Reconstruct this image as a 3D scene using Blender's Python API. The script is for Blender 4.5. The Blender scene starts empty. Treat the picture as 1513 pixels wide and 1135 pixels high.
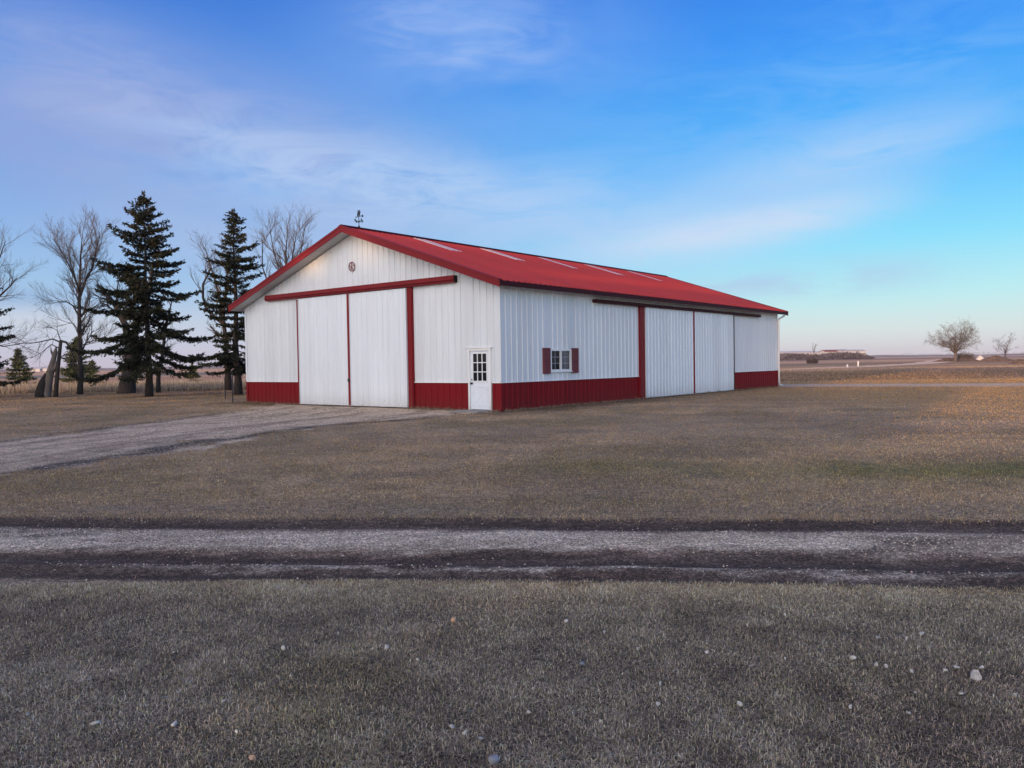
import bpy, math, random
import numpy as np
from mathutils import Matrix, Vector
random.seed(7); RS = np.random.RandomState(11)
scene = bpy.context.scene
col = scene.collection
R = math.radians

# ------------------------------------------------------------------ camera numbers
F_PX, PITCH, ROLL, EYE = 1182.5, .0266, -.0153, 1.6657
fw = np.array([0, math.cos(PITCH), -math.sin(PITCH)]); rt0 = np.array([1., 0, 0]); up0 = np.cross(rt0, fw)
rtv = rt0*math.cos(ROLL)+up0*math.sin(ROLL); upv = -rt0*math.sin(ROLL)+up0*math.cos(ROLL)
def ray(X, Y): return fw+rtv*(X-756.5)/F_PX-upv*(Y-567.5)/F_PX
def gnd(X, Y, z=0.):
    v = ray(X, Y); t = (z-EYE)/v[2]; return np.array([v[0]*t, v[1]*t, z])
def at(X, Y, depth):
    v = ray(X, Y); t = depth/v[1]; return np.array([v[0]*t, depth, EYE+v[2]*t])

cd = bpy.data.cameras.new('camera'); cam = bpy.data.objects.new('camera', cd); col.objects.link(cam)
cd.sensor_width = 36; cd.sensor_fit = 'HORIZONTAL'; cd.lens = 36*F_PX/1513
cd.clip_start = .1; cd.clip_end = 9000
M4 = Matrix.Identity(4)
for i in range(3):
    M4[i][0] = rtv[i]; M4[i][1] = upv[i]; M4[i][2] = -fw[i]
M4[2][3] = EYE
cam.matrix_world = M4
scene.camera = cam
scene.view_settings.view_transform = 'Standard'; scene.view_settings.look = 'None'
scene.view_settings.exposure = 0.0; scene.view_settings.gamma = 1

# ------------------------------------------------------------------ materials
def lin(r, g, b):
    f = lambda c: (c/255/12.92) if c <= 10 else ((c/255+.055)/1.055)**2.4
    return (f(r), f(g), f(b), 1)
def newmat(name):
    m = bpy.data.materials.new(name); m.use_nodes = True
    nt = m.node_tree; return m, nt, nt.nodes, nt.links, nt.nodes['Principled BSDF']
def N(nt, kind, **kw):
    n = nt.nodes.new(kind)
    for k, v in kw.items():
        if k.startswith('i_'): n.inputs[k[2:].replace('_', ' ')].default_value = v
        else: setattr(n, k, v)
    return n
def ramp(nt, stops, interp='LINEAR'):
    n = nt.nodes.new('ShaderNodeValToRGB'); n.color_ramp.interpolation = interp
    e = n.color_ramp.elements
    e[0].position, e[0].color = stops[0]; e[1].position, e[1].color = stops[-1]
    for p, c in stops[1:-1]:
        k = e.new(p); k.color = c
    return n
def mixc(nt, a, b, f, mode='MIX'):
    n = nt.nodes.new('ShaderNodeMix'); n.data_type = 'RGBA'; n.blend_type = mode
    for s, v in ((0, f), (6, a), (7, b)):
        if hasattr(v, 'is_linked'): nt.links.new(v, n.inputs[s])
        else: n.inputs[s].default_value = v
    return n.outputs[2]
def mth(nt, op, a, b=0., c=0., clamp=False):
    n = nt.nodes.new('ShaderNodeMath'); n.operation = op; n.use_clamp = clamp
    for s, v in enumerate((a, b, c)):
        if hasattr(v, 'is_linked'): nt.links.new(v, n.inputs[s])
        elif s < len(n.inputs): n.inputs[s].default_value = v
    return n.outputs[0]
def noise(nt, vec, scale, detail=4, rough=.55, dist=0.):
    n = nt.nodes.new('ShaderNodeTexNoise'); n.inputs['Scale'].default_value = scale
    n.inputs['Detail'].default_value = detail; n.inputs['Roughness'].default_value = rough
    n.inputs['Distortion'].default_value = dist
    if vec is not None: nt.links.new(vec, n.inputs['Vector'])
    return n.outputs['Fac']
def scaled(nt, vec, sc, rot=(0, 0, 0)):
    n = nt.nodes.new('ShaderNodeMapping'); n.inputs['Scale'].default_value = sc; n.inputs['Rotation'].default_value = rot
    nt.links.new(vec, n.inputs['Vector']); return n.outputs[0]
def objco(nt): return nt.nodes.new('ShaderNodeTexCoord').outputs['Object']

def metal(name, c, rough=.42, dirt=.12, spec=.5, dust=(.25, .2, .16, 1), bump=.25, low=.8):
    """painted sheet steel: slight panel to panel tone change, rain streaks, dust splash near the ground"""
    m, nt, nd, lk, p = newmat(name)
    o = objco(nt)
    n1 = noise(nt, scaled(nt, o, (3.1, 3.1, .25)), 1.0, 5)
    n2 = noise(nt, o, 9, 4)
    f = mth(nt, 'MULTIPLY', mth(nt, 'SUBTRACT', n1, .42, clamp=True), dirt*3.5, clamp=True)
    base = mixc(nt, c, dust, f)
    sep = N(nt, 'ShaderNodeSeparateXYZ'); lk.new(o, sep.inputs[0])
    zf = mth(nt, 'SUBTRACT', 1., mth(nt, 'DIVIDE', sep.outputs[2], low), clamp=True)
    zf = mth(nt, 'MULTIPLY', mth(nt, 'MULTIPLY', zf, zf), mth(nt, 'MULTIPLY', n2, .75), clamp=True)
    base = mixc(nt, base, dust, zf)
    wn = nt.nodes.new('ShaderNodeTexWhiteNoise'); wn.noise_dimensions = '1D'
    lk.new(mth(nt, 'FLOOR', mth(nt, 'DIVIDE', mth(nt, 'ADD', sep.outputs[0], sep.outputs[1]) if low > .1 else sep.outputs[0], .915)), wn.inputs['W'])
    sc = N(nt, 'ShaderNodeVectorMath', operation='SCALE'); lk.new(base, sc.inputs[0]); lk.new(mth(nt, 'ADD', mth(nt, 'MULTIPLY', wn.outputs['Value'], .10), .94), sc.inputs['Scale']); base = sc.outputs[0]
    lk.new(base, p.inputs['Base Color'])
    p.inputs['Roughness'].default_value = rough; p.inputs['Specular IOR Level'].default_value = spec
    r = mth(nt, 'ADD', mth(nt, 'MULTIPLY', n2, .2), rough-.1); lk.new(r, p.inputs['Roughness'])
    b = N(nt, 'ShaderNodeBump', i_Strength=bump, i_Distance=.02)
    lk.new(noise(nt, scaled(nt, o, (1.4, 1.4, .8)), 1.6, 2), b.inputs['Height']); lk.new(b.outputs[0], p.inputs['Normal'])
    return m
def plain(name, c, rough=.7, var=.25, scale=8., bump=.3, spec=.4, c2=None, stretch=(1, 1, 1), bd=.02, met=0.):
    m, nt, nd, lk, p = newmat(name)
    o = scaled(nt, objco(nt), stretch)
    f = noise(nt, o, scale, 6, .6)
    c2 = c2 or (c[0]*(1-var), c[1]*(1-var), c[2]*(1-var), 1)
    rp = ramp(nt, [(.35, c2), (.65, c)]); lk.new(f, rp.inputs[0])
    lk.new(rp.outputs[0], p.inputs['Base Color'])
    p.inputs['Roughness'].default_value = rough; p.inputs['Specular IOR Level'].default_value = spec; p.inputs['Metallic'].default_value = met
    b = N(nt, 'ShaderNodeBump', i_Strength=bump, i_Distance=bd); lk.new(f, b.inputs['Height']); lk.new(b.outputs[0], p.inputs['Normal'])
    return m
WHITE = metal('white_steel', (.72, .74, .77, 1), .40, .10)
DOORW = metal('white_door_steel', (.76, .79, .83, 1), .38, .09)
TRIMW = metal('white_trim', (.82, .81, .80, 1), .4, .04)
RED = metal('red_steel', (.19, .003, .008, 1), .5, .06, spec=.14, dust=(.12, .03, .025, 1))
REDT = metal('red_trim', (.20, .008, .012, 1), .5, .08, spec=.18, dust=(.14, .04, .03, 1))
ROOFM = metal('red_roof_steel', (.39, .028, .021, 1), .48, .24, spec=.30, dust=(.30, .07, .06, 1), low=.001)
DARKR = plain('dark_red_trim', (.055, .006, .009, 1), .6, spec=.15)
DARK = plain('black_gap', (.012, .011, .012, 1), .8)
SKYL = plain('translucent_panel', (.90, .76, .68, 1), .5, .08, 3, .1)
SOFF = plain('soffit_steel', (.52, .53, .54, 1), .5, .08, 3, .1)
IRON = plain('black_iron', (.02, .02, .024, 1), .5)
CONC = plain('old_concrete', (.30, .28, .26, 1), .9, .3, 5, .5)
SHUT = plain('faded_red_shutter', (.20, .055, .06, 1), .7, .2, 12, spec=.2)
m, nt, nd, lk, GP = newmat('window_glass'); GLASS = m
GP.inputs['Base Color'].default_value = (.012, .014, .02, 1); GP.inputs['Roughness'].default_value = .06; GP.inputs['Specular IOR Level'].default_value = .14
b_ = N(nt, 'ShaderNodeBump', i_Strength=.15, i_Distance=.01); lk.new(noise(nt, objco(nt), 3), b_.inputs['Height']); lk.new(b_.outputs[0], GP.inputs['Normal'])
GLASS2 = plain('grey_reflection_glass', (.11, .12, .15, 1), .15, .7, 2.5, .05, .6, stretch=(1, 1, 1))  # grey mottling paints a reflection into the right pane

def attr_mat(name, attr='tint', rough=.9, fine=(30., .25), bump=0., spec=.2, bscale=25., trans=0.):
    m, nt, nd, lk, p = newmat(name)
    a = N(nt, 'ShaderNodeAttribute', attribute_name=attr)
    o = objco(nt)
    f = noise(nt, o, fine[0], 5, .65)
    v = mth(nt, 'ADD', mth(nt, 'MULTIPLY', mth(nt, 'SUBTRACT', f, .5), fine[1]*4), 1.)
    cb = N(nt, 'ShaderNodeVectorMath', operation='SCALE'); lk.new(a.outputs['Color'], cb.inputs[0]); lk.new(v, cb.inputs['Scale'])
    lk.new(cb.outputs[0], p.inputs['Base Color'])
    p.inputs['Roughness'].default_value = rough; p.inputs['Specular IOR Level'].default_value = spec
    if bump:
        b = N(nt, 'ShaderNodeBump', i_Strength=bump, i_Distance=.03)
        lk.new(noise(nt, o, bscale, 6, .7), b.inputs['Height']); lk.new(b.outputs[0], p.inputs['Normal'])
    return m

# ------------------------------------------------------------------ object helpers
def tag(o, label=None, cat=None, group=None, kind=None):
    if label: o['label'] = label
    if cat: o['category'] = cat
    if group: o['group'] = group
    if kind: o['kind'] = kind
    return o
def empty(name, loc=(0, 0, 0), rz=0, label=None, cat=None, group=None):
    o = bpy.data.objects.new(name, None); col.objects.link(o); o.location = loc; o.rotation_euler.z = rz
    o.empty_display_size = .3
    return tag(o, label, cat, group)
def mesh_np(name, V, F, mat, parent=None, smooth=False, tint=None):
    """V (n,3), F list of faces or (m,k) array"""
    me = bpy.data.meshes.new(name)
    V = np.asarray(V, dtype=np.float32)
    if isinstance(F, np.ndarray):
        k = F.shape[1]; m = len(F)
        me.vertices.add(len(V)); me.vertices.foreach_set('co', V.ravel())
        me.loops.add(m*k); me.loops.foreach_set('vertex_index', F.astype(np.int32).ravel())
        me.polygons.add(m); me.polygons.foreach_set('loop_start', np.arange(0, m*k, k, dtype=np.int32))
        try: me.polygons.foreach_set('loop_total', np.full(m, k, dtype=np.int32))
        except Exception: pass
        me.update(calc_edges=True)
    else:
        me.from_pydata([tuple(map(float, v)) for v in V], [], [tuple(int(i) for i in f) for f in F]); me.update()
    if tint is not None:
        ca = me.color_attributes.new('tint', 'FLOAT_COLOR', 'POINT')
        c4 = np.ones((len(V), 4), dtype=np.float32); c4[:, :3] = tint
        ca.data.foreach_set('color', c4.ravel())
    if smooth: me.polygons.foreach_set('use_smooth', np.ones(len(me.polygons), dtype=bool))
    me.materials.append(mat)
    o = bpy.data.objects.new(name, me); col.objects.link(o)
    if parent is not None: o.parent = parent
    return o
class MB:
    def __init__(s): s.v = []; s.f = []
    def add(s, V, F):
        k = len(s.v); s.v += [tuple(map(float, p)) for p in V]; s.f += [tuple(i+k for i in f) for f in F]; return s
    def box(s, a, b):
        x0, y0, z0 = [min(p, q) for p, q in zip(a, b)]; x1, y1, z1 = [max(p, q) for p, q in zip(a, b)]
        return s.add([(x0, y0, z0), (x1, y0, z0), (x1, y1, z0), (x0, y1, z0), (x0, y0, z1), (x1, y0, z1), (x1, y1, z1), (x0, y1, z1)],
                     [(0, 3, 2, 1), (4, 5, 6, 7), (0, 1, 5, 4), (1, 2, 6, 5), (2, 3, 7, 6), (3, 0, 4, 7)])
    def tube(s, pts, rad, n=6, cap=True):
        pts = [np.array(p, float) for p in pts]
        if not hasattr(rad, '__len__'): rad = [rad]*len(pts)
        V = []; F = []
        ref = None
        for i, p in enumerate(pts):
            d = pts[min(i+1, len(pts)-1)]-pts[max(i-1, 0)]; d = d/(np.linalg.norm(d)+1e-9)
            if ref is None: ref = np.array([1., 0, 0]) if abs(d[0]) < .8 else np.array([0, 1., 0])
            u = np.cross(d, ref); u /= np.linalg.norm(u)+1e-9; w = np.cross(d, u); ref = np.cross(u, d)
            ref = -w if False else ref
            for k in range(n):
                t = 2*math.pi*k/n; V.append(p+rad[i]*(u*math.cos(t)+w*math.sin(t)))
        for i in range(len(pts)-1):
            for k in range(n):
                a = i*n+k; b = i*n+(k+1) % n; F.append((a, b, b+n, a+n))
        if cap: F.append(tuple(range(n-1, -1, -1))); F.append(tuple(range((len(pts)-1)*n, len(pts)*n)))
        return s.add(V, F)
    def prism(s, poly, off):
        """poly list of 3D points, extruded by off"""
        n = len(poly); off = np.array(off, float)
        V = [np.array(p, float) for p in poly]+[np.array(p, float)+off for p in poly]
        return s.add(V, [tuple(range(n-1, -1, -1)), tuple(range(n, 2*n))]+[(i, (i+1) % n, (i+1) % n+n, i+n) for i in range(n)])
    def build(s, name, mat, parent=None, smooth=False, bevel=0):
        o = mesh_np(name, np.array(s.v), s.f, mat, parent, smooth)
        if bevel:
            md = o.modifiers.new('edge', 'BEVEL'); md.width = bevel; md.segments = 2; md.limit_method = 'ANGLE'
        return o

# value noise on the plane, used for relief and for where colours change
_G = RS.rand(256, 256)
def vn(x, y, s):
    x = np.asarray(x, float)/s+1000.; y = np.asarray(y, float)/s+1000.
    xi = np.floor(x).astype(int); yi = np.floor(y).astype(int); fx = x-xi; fy = y-yi
    fx = fx*fx*(3-2*fx); fy = fy*fy*(3-2*fy)
    g = lambda i, j: _G[i % 256, j % 256]
    return (g(xi, yi)*(1-fx)+g(xi+1, yi)*fx)*(1-fy)+(g(xi, yi+1)*(1-fx)+g(xi+1, yi+1)*fx)*fy
def fbm(x, y, s, o=4):
    t = 0; a = .5; n = 0
    for k in range(o): t = t+a*vn(x+17.3*k, y-9.1*k, s); n += a; a *= .55; s *= .48
    return t/n
def sst(a, b, x): t = np.clip((x-a)/(b-a), 0, 1); return t*t*(3-2*t)

# ------------------------------------------------------------------ BARN
YAW = .8933
av = np.array([math.cos(YAW), math.sin(YAW), 0]); bv = np.array([-math.sin(YAW), math.cos(YAW), 0])
BC = np.array([-.3715, 27.3439, 0])
BW, BL = 15.165, 25.61
OF, OS = .55, .436
RZ0, RZR = 4.42, 7.13                       # roof top surface at the eave and at the ridge
HY = BW/2; SL = (RZR-RZ0)/(HY+OS); RT = .20  # slope and roof thickness
barn = empty('pole_barn', tuple(BC), YAW, 'long white metal pole barn with red roof, red wainscot and big sliding doors', 'barn')
def rooftop(y): return RZR-SL*abs(y-HY)
FR = lambda u, n, z: (-n, u, z)
SD = lambda u, n, z: (u, -n, z)
BK = lambda u, n, z: (BL+n, u, z)
FS = lambda u, n, z: (u, BW+n, z)
def ribbed(mb, P, u0, u1, z0, ztop, n0=0., pitch=.305, rh=.028, rb=.085, rtp=.035):
    us = [(u0, 0.)]
    k = math.ceil((u0+rb)/pitch)
    while k*pitch < u1-rb:
        c = k*pitch
        us += [(c-rb/2, 0.), (c-rtp/2, rh), (c+rtp/2, rh), (c+rb/2, 0.)]
        for q in (.36, .64): us += [(c+pitch*q-.012, 0), (c+pitch*q, .005), (c+pitch*q+.012, 0)]
        k += 1
    us = [w for w in us if w[0] < u1-.001]+[(u1, 0.)]
    zt = ztop if callable(ztop) else (lambda u: ztop)
    if callable(ztop):                      # keep the apex
        us2 = []
        for i, (u, h) in enumerate(us):
            if i and us[i-1][0] < HY < u: us2.append((HY, h))
            us2.append((u, h))
        us = us2
    V = []; F = []
    for u, h in us: V += [P(u, n0+h, z0), P(u, n0+h, zt(u))]
    for i in range(len(us)-1): F.append((2*i, 2*i+2, 2*i+3, 2*i+1))
    mb.add(V, F)
WZ = .985
gtop = lambda u: rooftop(u)-RT-.01
w = MB()
ribbed(w, FR, 0, .42, WZ, gtop); ribbed(w, FR, 1.47, BW, WZ, gtop); ribbed(w, FR, .42, 1.47, 2.19, gtop)
w.build('wall', WHITE, barn); w = MB()
ribbed(w, SD, 0, 2.83, WZ, 4.36); ribbed(w, SD, 4.19, BL, WZ, 4.36); ribbed(w, SD, 2.83, 4.19, WZ, 1.32); ribbed(w, SD, 2.83, 4.19, 2.15, 4.36)
w.build('wall', WHITE, barn)
w = MB(); ribbed(w, BK, 0, BW, WZ, gtop); w.build('wall', WHITE, barn)
w = MB(); ribbed(w, FS, 0, BL, WZ, 4.36); w.build('wall', WHITE, barn)
for PP, a_, b_ in ((FR, 0, .40), (FR, 1.49, 4.24), (FR, 11.14, BW), (SD, 0, 9.36), (SD, 19.1, BL), (BK, 0, BW), (FS, 0, BL)):
    w = MB(); ribbed(w, PP, a_, b_, .0, WZ-.012); w.build('wainscot', RED, barn)
for PP, a_, b_ in ((FR, .0, .38), (FR, 1.51, 4.2), (FR, 11.18, BW), (SD, .0, 9.34), (SD, 19.14, BL)):
    w = MB(); w.box(PP(a_, -.01, WZ-.012), PP(b_, .036, WZ+.018)); w.build('wainscot_trim', TRIMW, barn)
w = MB(); w.box((.02, .02, -.05), (BL-.02, BW-.02, .02)); w.box((-.012, 0, -.08), (0.02, BW, .03)); w.box((0, -.012, -.08), (BL, .02, .03))
w.build('foundation', CONC, barn)
# corner posts of white trim above, red below
for (cx, cy, sx, sy) in ((0, 0, -1, -1), (BL, 0, 1, -1), (0, BW, -1, 1), (BL, BW, 1, 1)):
    w = MB(); w.box((cx+sx*.038, cy+sy*.038, WZ+.02), (cx-sx*.09, cy+sy*.0, 4.35)); w.box((cx+sx*.038, cy, WZ+.02), (cx, cy-sy*.09, 4.35))
    w.build('corner_trim', WHITE, barn)
for (cx, cy, sx, sy) in ((0, 0, -1, -1), (BL, 0, 1, -1), (0, BW, -1, 1), (BL, BW, 1, 1)):
    w = MB(); w.box((cx+sx*.038, cy+sy*.038, 0.01), (cx-sx*.09, cy, WZ-.013)); w.box((cx+sx*.038, cy, .01), (cx, cy-sy*.09, WZ-.013)); w.build('corner_wainscot', RED, barn)

# roof: two ribbed slopes, each a real sheet, purlin body below
x0, x1 = -OF, BL+OF
for s in (-1, 1):
    w = MB()
    ye = HY+s*(HY+OS+.03); us = [(x0, 0.)]; k = 0
    while x0+.12+k*.305 < x1-.08:
        c = x0+.12+k*.305; us += [(c-.05, 0), (c-.02, .036), (c+.02, .036), (c+.05, 0)]; k += 1
    us.append((x1, 0)); V = []; F = []
    for u, h in us: V += [(u, ye, rooftop(ye)+h), (u, HY, RZR+h)]
    for i in range(len(us)-1): F.append((2*i, 2*i+2, 2*i+3, 2*i+1))
    w.add(V, F); w.build('roof', ROOFM, barn)
for s in (-1, 1):                           # soffit and under-roof body
    w = MB(); ye = HY+s*(HY+OS)
    w.prism([(x0+.03, ye, rooftop(ye)-.03), (x0+.03, HY, RZR-.03), (x0+.03, HY, RZR-RT+.01), (x0+.03, ye, rooftop(ye)-RT+.01)], (x1-x0-.06, 0, 0)); w.build('soffit', SOFF, barn)
#                                    rake trim, stepped, on both gables
for X, sg in ((x0, -1), (x1, 1)):
    for s in (-1, 1):
        w = MB(); ye = HY+s*(HY+OS+.035)
        w.prism([(X, ye, rooftop(ye)+.045), (X, HY, RZR+.045), (X, HY, RZR-RT-.02), (X, ye, rooftop(ye)-RT-.02)], (sg*.03, 0, 0))
        w.prism([(X+sg*.03, ye, rooftop(ye)+.05), (X+sg*.03, HY, RZR+.05), (X+sg*.03, HY, RZR-.03), (X+sg*.03, ye, rooftop(ye)-.03)], (sg*.018, 0, 0))
        w.prism([(X-sg*.10, ye, rooftop(ye)+.030), (X-sg*.10, HY, RZR+.030), (X-sg*.10, HY, RZR+.052), (X-sg*.10, ye, rooftop(ye)+.052)], (sg*.15, 0, 0)); w.build('rake_trim', REDT, barn)
for s in (-1, 1):
    w = MB(); ye = HY+s*(HY+OS)
    w.box((x0, ye, rooftop(ye)-RT+.02), (x1, ye+s*.028, rooftop(ye)-.02)); w.build('eave_fascia', DARKR, barn)
w = MB(); pr = []
for s, q in ((-1, .17), (1, .17)):
    w.prism([(x0-.03, HY, RZR+.085), (x0-.03, HY+s*q, RZR+.085-SL*q), (x0-.03, HY+s*q, RZR+.03-SL*q), (x0-.03, HY, RZR+.05)], (x1-x0+.06, 0, 0))
w.build('ridge_cap', DARKR, barn)
for xs in (3.1, 7.42, 11.76, 16.2, 20.65):
    w = MB(); yA, yB = HY-.30, HY-2.45
    w.add([(xs, yA, rooftop(yA)+.031), (xs+.68, yA, rooftop(yA)+.031), (xs+.68, yB, rooftop(yB)+.031), (xs, yB, rooftop(yB)+.031),
           (xs, yA, rooftop(yA)), (xs+.68, yA, rooftop(yA)), (xs+.68, yB, rooftop(yB)), (xs, yB, rooftop(yB))],
          [(0, 3, 2, 1), (0, 1, 5, 4), (1, 2, 6, 5), (2, 3, 7, 6), (3, 0, 4, 7)])
    w.build('skylight', SKYL, barn)
# gutter end and downspout, far right corner
w = MB(); g0 = -.46
w.tube([(BL+.42, -.30, 4.21), (BL+.34, -.26, 4.15), (BL+.12, -.1, 4.02), (BL+.09, -.07, 3.92), (BL+.09, -.07, .28), (BL+.14, -.10, .14), (BL+.34, -.22, .07)], [.05, .055, .055, .05, .05, .055, .055], 8)
w.build('downspout', TRIMW, barn, True)

# front sliding doors
def slider(P, u0, u1, z1, trimL, trimR, frame):
    w = MB(); ribbed(w, P, u0+.05, u1-.05, .07, z1, .105)
    d = w.build('sliding_door', DOORW, barn)
    w = MB()
    w.box(P(u0, .05, .07), P(u0+.055, .14, z1)); w.box(P(u1-.055, .05, .07), P(u1, .14, z1))
    w.box(P(u0, .05, .045), P(u1, .142, .085)); w.box(P(u0+.055, .05, .5), P(u1-.055, .10, .6))
    w.build('door_edge', frame, d)
    return d
d1 = slider(FR, 4.47, 7.75, 4.52, 0, 0, DOORW); d2 = slider(FR, 7.81, 11.09, 4.52, 0, 0, DOORW)
w = MB(); w.box(FR(7.72, .10, .07), FR(7.83, .165, 4.52)); w.build('meeting_stile', REDT, barn)
w = MB(); w.box(FR(11.065, .06, .03), FR(11.13, .16, 4.50)); w.build('meeting_stile', REDT, barn)
w = MB(); w.box(FR(4.19, .0, .0), FR(4.46, .075, 4.56)); w.box(FR(4.22, .0, .0), FR(4.25, .095, 4.56)); w.build('door_post', REDT, barn)
w = MB(); w.box(FR(4.47, -.01, -.03), FR(11.1, .05, .05)); w.build('door_gap_shade', DARK, barn)  # black strip standing in for the shade in the gap under the doors
w = MB(); w.box(FR(1.94, .0, 4.63), FR(13.36, .20, 4.80)); w.box(FR(1.94, .20, 4.63), FR(13.36, .235, 4.70)); w.box(FR(1.94, .03, 4.55), FR(13.36, .17, 4.63)); w.build('door_track', REDT, barn, bevel=.01)
for u in (1.932, 13.36):
    w = MB(); w.box(FR(u, .02, 4.56), FR(u+.008, .19, 4.78)); w.build('track_end', DARK, barn)
w = MB(); w.box(FR(7.70, .166, 1.0), FR(7.84, .19, 1.12)); w.box(FR(7.74, .19, 1.02), FR(7.80, .21, 1.10)); w.build('door_latch', IRON, barn)
# side sliding doors
slider(SD, 9.78, 14.36, 4.0, 0, 0, DOORW); slider(SD, 14.44, 19.06, 4.0, 0, 0, DOORW)
w = MB(); w.box(SD(14.34, .10, .07), SD(14.46, .165, 4.0)); w.build('meeting_stile', REDT, barn)
w = MB(); w.box(SD(19.055, .04, .03), SD(19.13, .16, 4.0)); w.build('meeting_stile', DARKR, barn)
w = MB(); w.box(SD(9.35, .0, .0), SD(9.75, .10, 4.0)); w.build('door_post', REDT, barn)
w = MB(); w.box(SD(9.75, -.01, -.03), SD(19.1, .05, .05)); w.build('door_gap_shade', DARK, barn)  # same drawn-in shade below the side doors
w = MB(); w.box(SD(5.75, .0, 4.0), SD(22.7, .19, 4.14)); w.box(SD(5.75, .19, 4.0), SD(22.7, .22, 4.04)); w.build('door_track', DARKR, barn, bevel=.008)

# walk-in door
w = MB()
w.box(FR(.42, -.05, .02), FR(.50, .05, 2.10)); w.box(FR(1.39, -.05, .02), FR(1.47, .05, 2.10)); w.box(FR(.42, -.05, 2.10), FR(1.47, .05, 2.19)); w.box(FR(.36, .0, 2.19), FR(1.53, .075, 2.215))
fr = w.build('door_frame', TRIMW, barn)
w = MB(); w.box(FR(.50, -.05, .05), FR(1.39, .005, 2.10))
for (a_, b_, c_, d_) in ((.62, .90, .22, .36), (.99, 1.27, .22, .36)): pass
for (ua, za, ub, zb) in ((.62, .2, 1.27, .84), (1.27, .2, .62, .84)):
    n_ = np.array([zb-za, -(ub-ua)]); n_ = n_/np.linalg.norm(n_)*.022
    w.prism([FR(ua+n_[0], .005, za+n_[1]), FR(ub+n_[0], .005, zb+n_[1]), FR(ub-n_[0], .005, zb-n_[1]), FR(ua-n_[0], .005, za-n_[1])], (-.005 if ua < ub else -.007, 0, 0))
for z in (.17, .83): w.box(FR(.60, .005, z), FR(1.29, .016, z+.035))
for u in (.585, 1.27): w.box(FR(u, .005, .17), FR(u+.035, .0175, .865))
ed = w.build('entry_door', plain('white_door_paint', (.76, .80, .86, 1), .4, .05, 3, .05), barn)
w = MB(); w.box(FR(.62, .005, 1.04), FR(1.27, .010, 2.0)); w.build('door_glass', GLASS, ed)
w = MB()
for i in range(4): u = .60+i*.215; w.box(FR(u, .010, 1.02), FR(u+.032, .024, 2.02))
for i in range(4): z = 1.02+i*.326; w.box(FR(.60, .010, z), FR(1.277, .026, z+.03))
w.build('muntin', TRIMW, ed)
w = MB(); w.tube([FR(1.325, .0, .96), FR(1.325, .03, .96), FR(1.325, .032, .96), FR(1.325, .07, .96), FR(1.325, .085, .96)], [.04, .04, .015, .035, .02], 10); w.build('door_knob', IRON, ed)
w = MB(); w.tube([FR(1.325, .0, 1.09), FR(1.325, .02, 1.09)], .026, 10); w.build('deadbolt', IRON, ed)
w = MB(); w.box(FR(.30, .05, -.05), FR(1.60, .9, .035)); w.build('door_step', CONC, barn, bevel=.01)

# window with shutters on the long wall
w = MB()
for a_, b_, c_, d_ in ((2.83, 2.90, 1.32, 2.15), (4.12, 4.19, 1.32, 2.15), (2.90, 4.12, 1.32, 1.39), (2.90, 4.12, 2.08, 2.15), (3.48, 3.54, 1.39, 2.08)):
    w.box(SD(a_, -.06, c_), SD(b_, .05, d_))
w.box(SD(2.78, .0, 1.285), SD(4.24, .075, 1.318))
win = w.build('window', TRIMW, barn)
w = MB(); w.box(SD(2.90, -.03, 1.39), SD(3.48, -.02, 2.08)); w.build('pane', GLASS, win)
w = MB(); w.box(SD(3.54, -.025, 1.39), SD(4.12, -.015, 2.08)); w.build('pane', GLASS2, win)
w = MB()
for ua, ub in ((2.90, 3.48), (3.54, 4.12)):
    um = (ua+ub)/2; w.box(SD(um-.010, -.018, 1.39), SD(um+.010, -.004, 2.08))
    for q in (1, 2): z = 1.39+.69*q/3; w.box(SD(ua, -.018, z-.010), SD(ub, -.002, z+.010))
w.build('muntin', plain('grille_white', (.35, .38, .42, 1), .5), win)
for ua, ub in ((2.39, 2.80), (4.22, 4.63)):
    w = MB(); w.box(SD(ua, .0, 1.24), SD(ua+.05, .075, 2.19)); w.box(SD(ub-.05, .0, 1.24), SD(ub, .075, 2.19))
    for z in (1.24, 1.69, 2.13): w.box(SD(ua+.05, .0, z), SD(ub-.05, .073, z+.06))
    z = 1.315
    while z < 2.12:
        if not (1.66 < z < 1.75):
            w.prism([SD(ua+.05, .03, z), SD(ua+.05, .068, z-.012), SD(ua+.05, .06, z+.03), SD(ua+.05, .03, z+.036)], (ub-ua-.1, 0, 0))
        z += .045
    w.box(SD(ua+.05, .0, 1.26), SD(ub-.05, .03, 2.15))
    w.build('shutter', SHUT, barn)

# round emblem on the gable
eb = MB(); cu, cz = 7.61, 5.60
ring = lambda r, n=28: [(cu+r*math.cos(2*math.pi*k/n)*.95, cz+r*math.sin(2*math.pi*k/n)) for k in range(n)]
ro, ri = ring(.195), ring(.17)
for k in range(28):
    j = (k+1) % 28
    eb.prism([FR(*(ro[k][0], .03, ro[k][1])), FR(ro[j][0], .03, ro[j][1]), FR(ri[j][0], .03, ri[j][1]), FR(ri[k][0], .03, ri[k][1])], (-.03, 0, 0))
def bar(mb, u0, z0, u1, z1, wd, n0=.03, t=.028):
    d = np.array([u1-u0, z1-z0]); d /= np.linalg.norm(d); q = np.array([-d[1], d[0]])*wd/2
    mb.prism([FR(u0+q[0], n0, z0+q[1]), FR(u1+q[0], n0, z1+q[1]), FR(u1-q[0], n0, z1-q[1]), FR(u0-q[0], n0, z0-q[1])], (-t, 0, 0))
bar(eb, cu, cz+.17, cu, cz+.03, .035); bar(eb, cu, cz+.03, cu+.07, cz-.16, .032); bar(eb, cu, cz+.03, cu-.06, cz-.16, .032, t=.026)
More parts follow.
